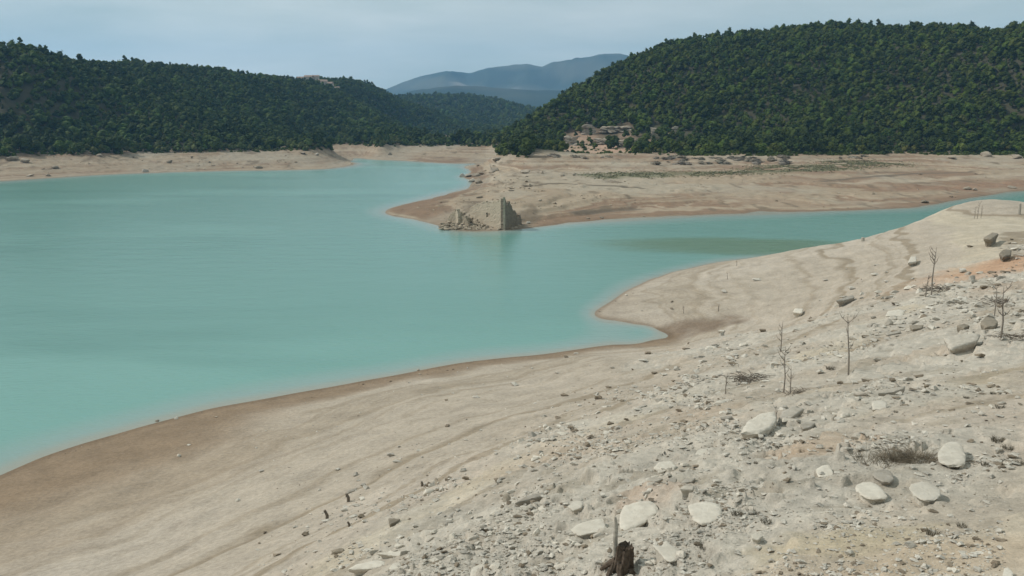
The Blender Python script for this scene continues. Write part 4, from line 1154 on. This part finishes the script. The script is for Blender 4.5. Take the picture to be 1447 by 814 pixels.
for a in [(428, 1268, 9, 8, 7.5, .2, 'leftmost small house of the village on the ridge', 2), (439, 1255, 11, 9, 9, -.15, 'second house from the left in the village on the ridge', 3), (449, 1262, 8, 8, 10.5, .1, 'tallest house in the middle of the village on the ridge', 2),
          (458, 1250, 12, 9, 8, .3, 'broad house right of the tallest one on the ridge', 3), (468, 1262, 9, 8, 8, -.2, 'second house from the right in the village on the ridge', 2), (477, 1256, 8, 8, 6.5, 0, 'rightmost low house of the village on the ridge', 2)]:
    house(*a)

# ------------------------------------------------------------------ dead stems, stakes, stump, weeds
def rand_tubes(seed, h, r0, nbr, lean=.1):
    rg = random.Random(seed)
    a = rg.uniform(-lean, lean) * h; b = rg.uniform(-lean, lean) * h
    path = [(0, 0, -.15), (a * .2 + rg.uniform(-.02, .02) * h, b * .2, h * .35), (a * .55 + rg.uniform(-.03, .03) * h, b * .6, h * .7), (a, b, h)]
    stem = tube_np(path, [r0, r0 * .85, r0 * .6, r0 * .22])
    br = []
    for i in range(nbr):
        t = rg.uniform(.3, .9); k = min(2, int(t * 3)); f = t * 3 - k
        p0 = Vector(path[k]).lerp(Vector(path[k + 1]), f); an = rg.uniform(0, 6.28); l = h * rg.uniform(.14, .34) * (1.1 - t * .5)
        p1 = p0 + Vector((math.cos(an) * l * .5, math.sin(an) * l * .5, l * .45)); p2 = p1 + Vector((math.cos(an) * l * .25, math.sin(an) * l * .25, l * .5))
        tw = [tube_np([p0, p1, p2], [r0 * .45, r0 * .3, r0 * .12], 5)]
        for _ in range(2):
            q0 = p0.lerp(p1, rg.uniform(.4, 1)); a3 = rg.uniform(0, 6.28)
            tw.append(tube_np([q0, q0 + Vector((math.cos(a3) * l * .25, math.sin(a3) * l * .25, l * .3))], [r0 * .25, r0 * .08], 4))
        br.append(cat(tw))
    return stem, br
STEMS = [('tall bare stem standing alone on the pale silt', 1199, 530, 452, 6, 3), ('bare forked stem, taller of two beside dead branches', 1107, 556, 492, 5, 5), ('shorter thin stem beside the taller forked stem', 1117, 556, 518, 4, 3), ('thin bare stem on the crest above the inlet', 1103, 497, 456, 4, 2),
         ('tall twiggy stem on the upper slope by the smooth spit', 1316, 418, 358, 5, 5), ('shorter stem at the foot of the tall twiggy stem', 1308, 419, 392, 4, 4), ('stout bare stem beside the dark ledge at the far right', 1414, 480, 414, 7, 4), ('thin stem uphill of the stout bare stem', 1405, 447, 408, 4, 4),
         ('bare stem on the skyline of the spit, left of three', 1377, 309, 294, 1.7, 3), ('bare stem on the skyline of the spit, middle of three', 1381, 309, 289, 1.8, 4), ('bare stem on the skyline of the spit, right of three', 1386, 308, 292, 1.7, 3), ('short stem beside the heap of dead branches', 1025, 557, 528, 4, 3),
         ('short dark stem above the orange clay', 1097, 598, 574, 4, 2), ('thin stem on the smooth spit near its far shore', 1028, 395, 386, 2, 1), ('tiny stem at the far edge of the spit', 1041, 376, 367, 2, 1), ('short twig on the spit above the inlet', 966, 443, 432, 2, 2), ('short twin twig in the middle of the spit', 1015, 440, 430, 3, 3)]
for i, (lb, u, vb, vt, wpx, nb) in enumerate(STEMS):
    g = hits([(u, vb)])[0]; dist = math.hypot(g[0], g[1])
    t = empty('dead_stem', tuple(g), random.uniform(0, 6.28))
    tag(t, lb, 'dead plant')
    st, br = rand_tubes(2000 + i, (vb - vt) * dist / F * 1.05, .5 * wpx * dist / F * .42, nb + 2)
    me = np_mesh('stem', *st, True); link('stem', me, t, M_DEADWOOD)
    for b in br: link('branch', np_mesh('branch', *b, True), t, M_TWIG)

for i, (lb, u, vb, hpx, wpx) in enumerate([('taller of the wooden stakes stuck in the smooth sand', 462, 735, 15, 5), ('shorter leaning stake right of the taller one', 492, 709, 12, 5), ('tiny stake stub below the pale stone on the sand', 493, 744, 7, 4), ('small stake at the border of sand and rubble', 596, 687, 7, 4),
                                            ('thick grey post on the skyline at the right edge', 1440, 303, 13, 3.5), ('short weathered stub on the skyline of the spit', 1219, 341, 5, 5)]):
    g = hits([(u, vb)])[0]; dist = math.hypot(g[0], g[1]); k = dist / F
    h_ = hpx * k * 1.05; r_ = wpx * k * .5
    o = link('wooden_stake', np_mesh('wooden_stake', *tube_np([(0, 0, -.2), (.02, 0, h_ * .5), (-.18 * h_ if i < 3 else 0, 0, h_ * .95), (-.2 * h_ if i < 3 else 0, .01, h_)], [r_, r_ * .95, r_ * .85, r_ * .5], 7)), None, M_TWIG if i < 4 else M_POSTWOOD)
    o.location = tuple(g); tag(o, lb, 'stake')

g = hits([(878, 806)])[0]; dist = math.hypot(g[0], g[1]); k = dist / F
t = empty('tree_stump', tuple(g)); tag(t, 'rotten dark tree stump with a pale upright stem at the bottom of the slope', 'tree stump')
def fluted(h, r, seed):
    rg = random.Random(seed); sides = 22; rows = 9; V = []; Fc = []
    ph = [rg.uniform(0, 6.28) for _ in range(3)]
    for j in range(rows):
        f = j / (rows - 1)
        for s in range(sides):
            a = 6.283 * s / sides
            rr_ = r * (1.15 - .35 * f + .5 * max(0, .25 - f)) * (1 + .16 * math.sin(5 * a + ph[0] + f) + .10 * math.sin(9 * a + ph[1] + 2 * f) + rg.uniform(-.07, .07))
            zz_ = -.15 + (h + .15) * f + (rg.uniform(-.12, .1) * h if j == rows - 1 else 0)
            V.append((rr_ * math.cos(a) + .06 * f, rr_ * math.sin(a), zz_))
    for j in range(rows - 1):
        for s in range(sides):
            s2 = (s + 1) % sides; a, b, c, d = j * sides + s, j * sides + s2, (j + 1) * sides + s2, (j + 1) * sides + s
            Fc += [(a, b, c), (a, c, d)]
    V.append((.04, 0, h * .72)); m0 = (rows - 1) * sides
    for s in range(sides): Fc.append((m0 + s, m0 + (s + 1) % sides, len(V) - 1))
    return np.array(V), np.array(Fc)
link('trunk', np_mesh('trunk', *fluted(38 * k * 1.05, 14 * k, 3)), t, M_DARKWOOD)
for j, (a, l) in enumerate(((-2.6, .42), (-1.9, .3), (-.8, .36), (.4, .3), (2.6, .4))):
    link('root', np_mesh('root', *tube_np([(math.cos(a) * .1, math.sin(a) * .1, .16), (math.cos(a) * l * .6, math.sin(a) * l * .6, .07), (math.cos(a + .2) * l, math.sin(a + .2) * l, -.06)], [.085, .06, .03], 7)), t, M_DARKWOOD)
st = link('stem', np_mesh('stem', *tube_np([(-.10, .12, 0), (-.11, .13, .55), (-.10, .14, .8), (-.12, .14, 1.0)], [.05, .045, .04, .022], 9)), t, M_POSTWOOD); st['label'] = 'pale bleached upright stem'

def tuft(seed, nblade, spread, h, curl, bw=.03):
    rg = random.Random(seed); parts = []
    for i in range(nblade):
        a = rg.uniform(0, 6.28); d = spread * math.sqrt(rg.random()) * .7; l = h * rg.uniform(.45, 1.05)
        x0, y0 = d * math.cos(a), d * math.sin(a); a2 = a + rg.uniform(-.9, .9)
        k_ = rg.uniform(.3, 1) * curl
        p = [(x0, y0, -.02), (x0 + math.cos(a2) * l * k_ * .4, y0 + math.sin(a2) * l * k_ * .4, l * .6), (x0 + math.cos(a2) * l * k_, y0 + math.sin(a2) * l * k_, l * rg.uniform(.75, 1))]
        w = h * bw
        parts.append(tube_np(p, [w, w * .8, w * .25], 3))
    return cat(parts)
TUFT = [np_mesh('weed_tuft', *tuft(40 + i, 70, .5, .45, .8)) for i in range(4)]
for me in TUFT: me.materials.append(M_WEED)
for i, (lb, u, v, w) in enumerate([('dark weed tuft touching the right side of the shield-shaped slab', 1041, 728, 22), ('second dark weed tuft right of the shield-shaped slab', 1064, 727, 22), ('flat dark weed tuft above the fist-like pale stone', 1083, 739, 20), ('dark weed tuft downhill of the shield-shaped slab', 994, 774, 24),
    ('low dark weed tuft below the yellowish clay on the right', 1318, 756, 24), ('small weed tuft right of the broad rounded slab', 1359, 745, 16), ('biggest dark weed at the right edge behind the five-sided block', 1410, 624, 22), ('dark weed beside the biggest one at the right edge', 1423, 634, 20),
    ('round dark tuft right of the five-sided block', 1393, 658, 16), ('round dark tuft at the right edge of the view', 1441, 656, 14), ('small dark tuft on the orange clay', 1100, 633, 12), ('tiny tuft on the pale silt below the dark ledge', 1365, 563, 10), ('tiny upright tuft on the right-hand silt', 1403, 557, 10),
    ('dark tuft lowest on the right-hand silt', 1413, 577, 14), ('small tuft right of the pale cubic block', 1266, 583, 8), ('small dark tuft left of the tall bare stem', 1173, 522, 16), ('weed tuft on the grey rubble right of the ledge pile', 1068, 655, 9), ('dark tuft under the upright five-sided block', 1349, 662, 14)]):
    g = hits([(u, v)])[0]; s = w * math.hypot(g[0], g[1]) / F
    o = link('weed_tuft', TUFT[i % 4]); o.location = tuple(g); o.scale = (s, s, s * .8); o.rotation_euler = (0, 0, random.uniform(0, 6.28))
    tag(o, lb, 'weed')
# the dry bush and the heaps of dead branches
g = hits([(1282, 652)])[0]; s = 85 * math.hypot(g[0], g[1]) / F
cl = []; rg = random.Random(12)
for i in range(26):
    q_ = rg.uniform(.16, .34)
    V, Fc = tuft(500 + i, 85, q_, q_ * rg.uniform(.35, .75), 1.7, .014)
    cl.append((V + np.array([rg.gauss(0, .26), rg.gauss(0, .13), 0]), Fc))
o = link('dry_bush', np_mesh('dry_bush', *cat(cl)), None, M_BUSH); o.location = tuple(g); o.scale = (s, s, s * .9); tag(o, 'wide low dry bush, dark and tangled, behind the oval slabs', 'dry bush')
def heap(seed, n_, w, d_, h):
    rg = random.Random(seed); parts = []
    for i in range(n_):
        x0, y0 = rg.gauss(0, w * .3), rg.gauss(0, d_ * .3); a = rg.uniform(0, 6.28); l = w * rg.uniform(.15, .45); z0 = rg.uniform(0, h * .7) * math.exp(-(x0 / w * 2) ** 2)
        parts.append(tube_np([(x0, y0, z0), (x0 + math.cos(a) * l * .5, y0 + math.sin(a) * l * .5, z0 + rg.uniform(0, h * .4)), (x0 + math.cos(a) * l, y0 + math.sin(a) * l, z0 + rg.uniform(-.1, h * .5))], [w * .012, w * .009, w * .004], 4))
    return cat(parts)
for i, (lb, u, v, w, n_) in enumerate([('widest heap of dead branches on the crest left of the forked stem', 1058, 538, 52, 80), ('small heap of dead branches left of the widest heap', 975, 548, 30, 45), ('heap of twigs at the foot of the forked stem', 1128, 556, 34, 50), ('twigs washed up under the tall twiggy stem', 1330, 412, 44, 60),
                                      ('dark twigs behind the stem at the far right', 1432, 478, 40, 60), ('scattered twigs on the slope above the far-right boulder', 1410, 432, 40, 40)]):
    g = hits([(u, v)])[0]; s = w * math.hypot(g[0], g[1]) / F
    o = link('brushwood', np_mesh('brushwood', *heap(60 + i, n_, s, s * .8, s * .16)), None, M_TWIG); o.location = tuple(g); tag(o, lb, 'brushwood')

# bare grey scrub along the foot of the right hill
SCRUB = crown_np(1200, 3.2, 4.4, 6, 260, 1)
sm = []
for c in ((.27, .235, .195), (.22, .195, .155)):
    me = np_mesh('grey_shrub', SCRUB[0], SCRUB[1], False, np.repeat(np.array([c]), len(SCRUB[0]), 0)); me.materials.append(M_LEAF); sm.append(me)
rg = random.Random(9)
for i in range(64):
    u = rg.uniform(925, 1130) if i < 54 else rg.choice((rg.uniform(780, 860), rg.uniform(1180, 1320)))
    g = hits([(u, rg.uniform(222, 233) if i < 54 else rg.uniform(219, 224))])[0]
    s = rg.uniform(.5, 1.15)
    o = link('grey_shrub', sm[i % 2]); o.location = (g[0], g[1], g[2] - .75 * s); o.scale = (s * rg.uniform(1.4, 2.6), s, s * rg.uniform(.5, .85)); o.rotation_euler = (0, 0, rg.uniform(0, 6.28))
    tag(o, 'leafless grey-brown shrub on the mudflat below the right hill' if i < 54 else 'lone grey-brown shrub at the wood edge of the bank', 'shrub', 'grey shrubs on the bank' if i < 54 else 'lone shrubs at the wood edge')

# thin grass in bands on the mudflat
q = []
for band in ([(845, 248), (900, 247), (960, 246), (1020, 245), (1080, 243), (1150, 240)], [(1060, 238), (1140, 237), (1200, 236)], [(1180, 232), (1270, 231)]):
    p = hits(band)
    for i in range(3600):
        f = rg.random() * (len(p) - 1); k_ = int(f); f -= k_
        c = p[k_] * (1 - f) + p[min(k_ + 1, len(p) - 1)] * f
        q.append((c[0] + rg.gauss(0, 6), c[1] + rg.gauss(0, 9)))
q = np.array(q); zq = ground(q[:, 0], q[:, 1])
k_ = fbm(q[:, 0] / 14, q[:, 1] / 14, 801, 3) > -.4
q, zq = q[k_], zq[k_]
n_ = len(q); a = RNG.uniform(0, 6.28, n_); hg = RNG.uniform(.12, .38, n_); wg = RNG.uniform(.4, 1.0, n_)
B0 = np.stack([q[:, 0] - np.cos(a) * wg, q[:, 1] - np.sin(a) * wg, zq - .05], -1); B1 = np.stack([q[:, 0] + np.cos(a) * wg, q[:, 1] + np.sin(a) * wg, zq - .05], -1)
B2_ = np.stack([q[:, 0] + RNG.uniform(-.3, .3, n_), q[:, 1] + RNG.uniform(-.3, .3, n_), zq + hg], -1)
VG = np.stack([B0, B1, B2_], 1).reshape(-1, 3)
o = link('grass', np_mesh('grass', VG, np.arange(n_ * 3).reshape(-1, 3)), None, M_GRASS)
tag(o, 'thin green grass growing in bands on the mudflat', 'grass', kind='stuff')

# ------------------------------------------------------------------ haze
bm = bmesh.new(); bmesh.ops.create_cube(bm, size=1)
hz = link('haze', bm_mesh('haze', bm))
hz.scale = (19600, 19600, 860); hz.location = (0, 0, 430 - 25)
m = bpy.data.materials.new('thin_air'); m.use_nodes = True
nt = m.node_tree; nt.nodes.remove(nt.nodes['Principled BSDF'])
pv = nt.nodes.new('ShaderNodeVolumePrincipled')
pv.inputs['Color'].default_value = (.30, .61, 1.0, 1); pv.inputs['Density'].default_value = 8.5e-5
pv.inputs['Anisotropy'].default_value = .2
nt.links.new(pv.outputs[0], nt.nodes['Material Output'].inputs['Volume'])
hz.data.materials.append(m)
tag(hz, 'thin pale haze in the air over the valley', 'haze', kind='stuff')

# ------------------------------------------------------------------ light
SUN_AZ, SUN_EL = rad(-80), rad(42)           # from the left and a little ahead, high
wd = bpy.data.worlds.new('World'); SC.world = wd; wd.use_nodes = True
nt = wd.node_tree; bg = nt.nodes['Background']
sky = nt.nodes.new('ShaderNodeTexSky'); sky.sky_type = 'NISHITA'; sky.sun_disc = False
sky.sun_elevation = SUN_EL; sky.sun_rotation = SUN_AZ; sky.air_density = 1.0; sky.dust_density = 2.0; sky.altitude = 300
tc = coords(nt, 'Generated', (1.2, 1.2, 6.5))
f = noise_node(nt, 1.5, 6, tc, .55)
veil = maprange(nt, f, .35, .65, .78, 1.0)
cl = mixc(nt, maprange(nt, noise_node(nt, 2.2, 5, tc), .36, .64, 0, 1), (6.1, 7.2, 6.7), (8.8, 9.4, 8.8))
nt.links.new(mixc(nt, veil, sky.outputs[0], cl), bg.inputs['Color'])
bg.inputs['Strength'].default_value = .085
ld = bpy.data.lights.new('sun', 'SUN'); ld.energy = 3.2; ld.angle = rad(1.5); ld.color = (1, .95, .87)
so = bpy.data.objects.new('sun', ld); COL.objects.link(so)
d = Vector((math.sin(SUN_AZ) * math.cos(SUN_EL), math.cos(SUN_AZ) * math.cos(SUN_EL), math.sin(SUN_EL)))
so.rotation_euler = d.to_track_quat('Z', 'Y').to_euler(); so.location = (-50, 0, 120)

# ------------------------------------------------------------------ camera and output
cd = bpy.data.cameras.new('camera'); cam = bpy.data.objects.new('camera', cd); COL.objects.link(cam)
cd.sensor_width = 36; cd.lens = F * 36 / 1447
cd.clip_start = .1; cd.clip_end = 40000
cam.location = (0, 0, H); cam.rotation_euler = (rad(90) - PITCH, 0, 0)
SC.camera = cam
SC.view_settings.view_transform = 'Standard'; SC.view_settings.look = 'None'
SC.view_settings.exposure = 0.0; SC.view_settings.gamma = 1.0
SC.render.engine = 'CYCLES'
SC.cycles.use_denoising = True
SC.cycles.max_bounces = 6; SC.cycles.volume_bounces = 1; SC.cycles.diffuse_bounces = 3
SC.cycles.pixel_filter_type = 'BLACKMAN_HARRIS'; SC.cycles.filter_width = 1.5
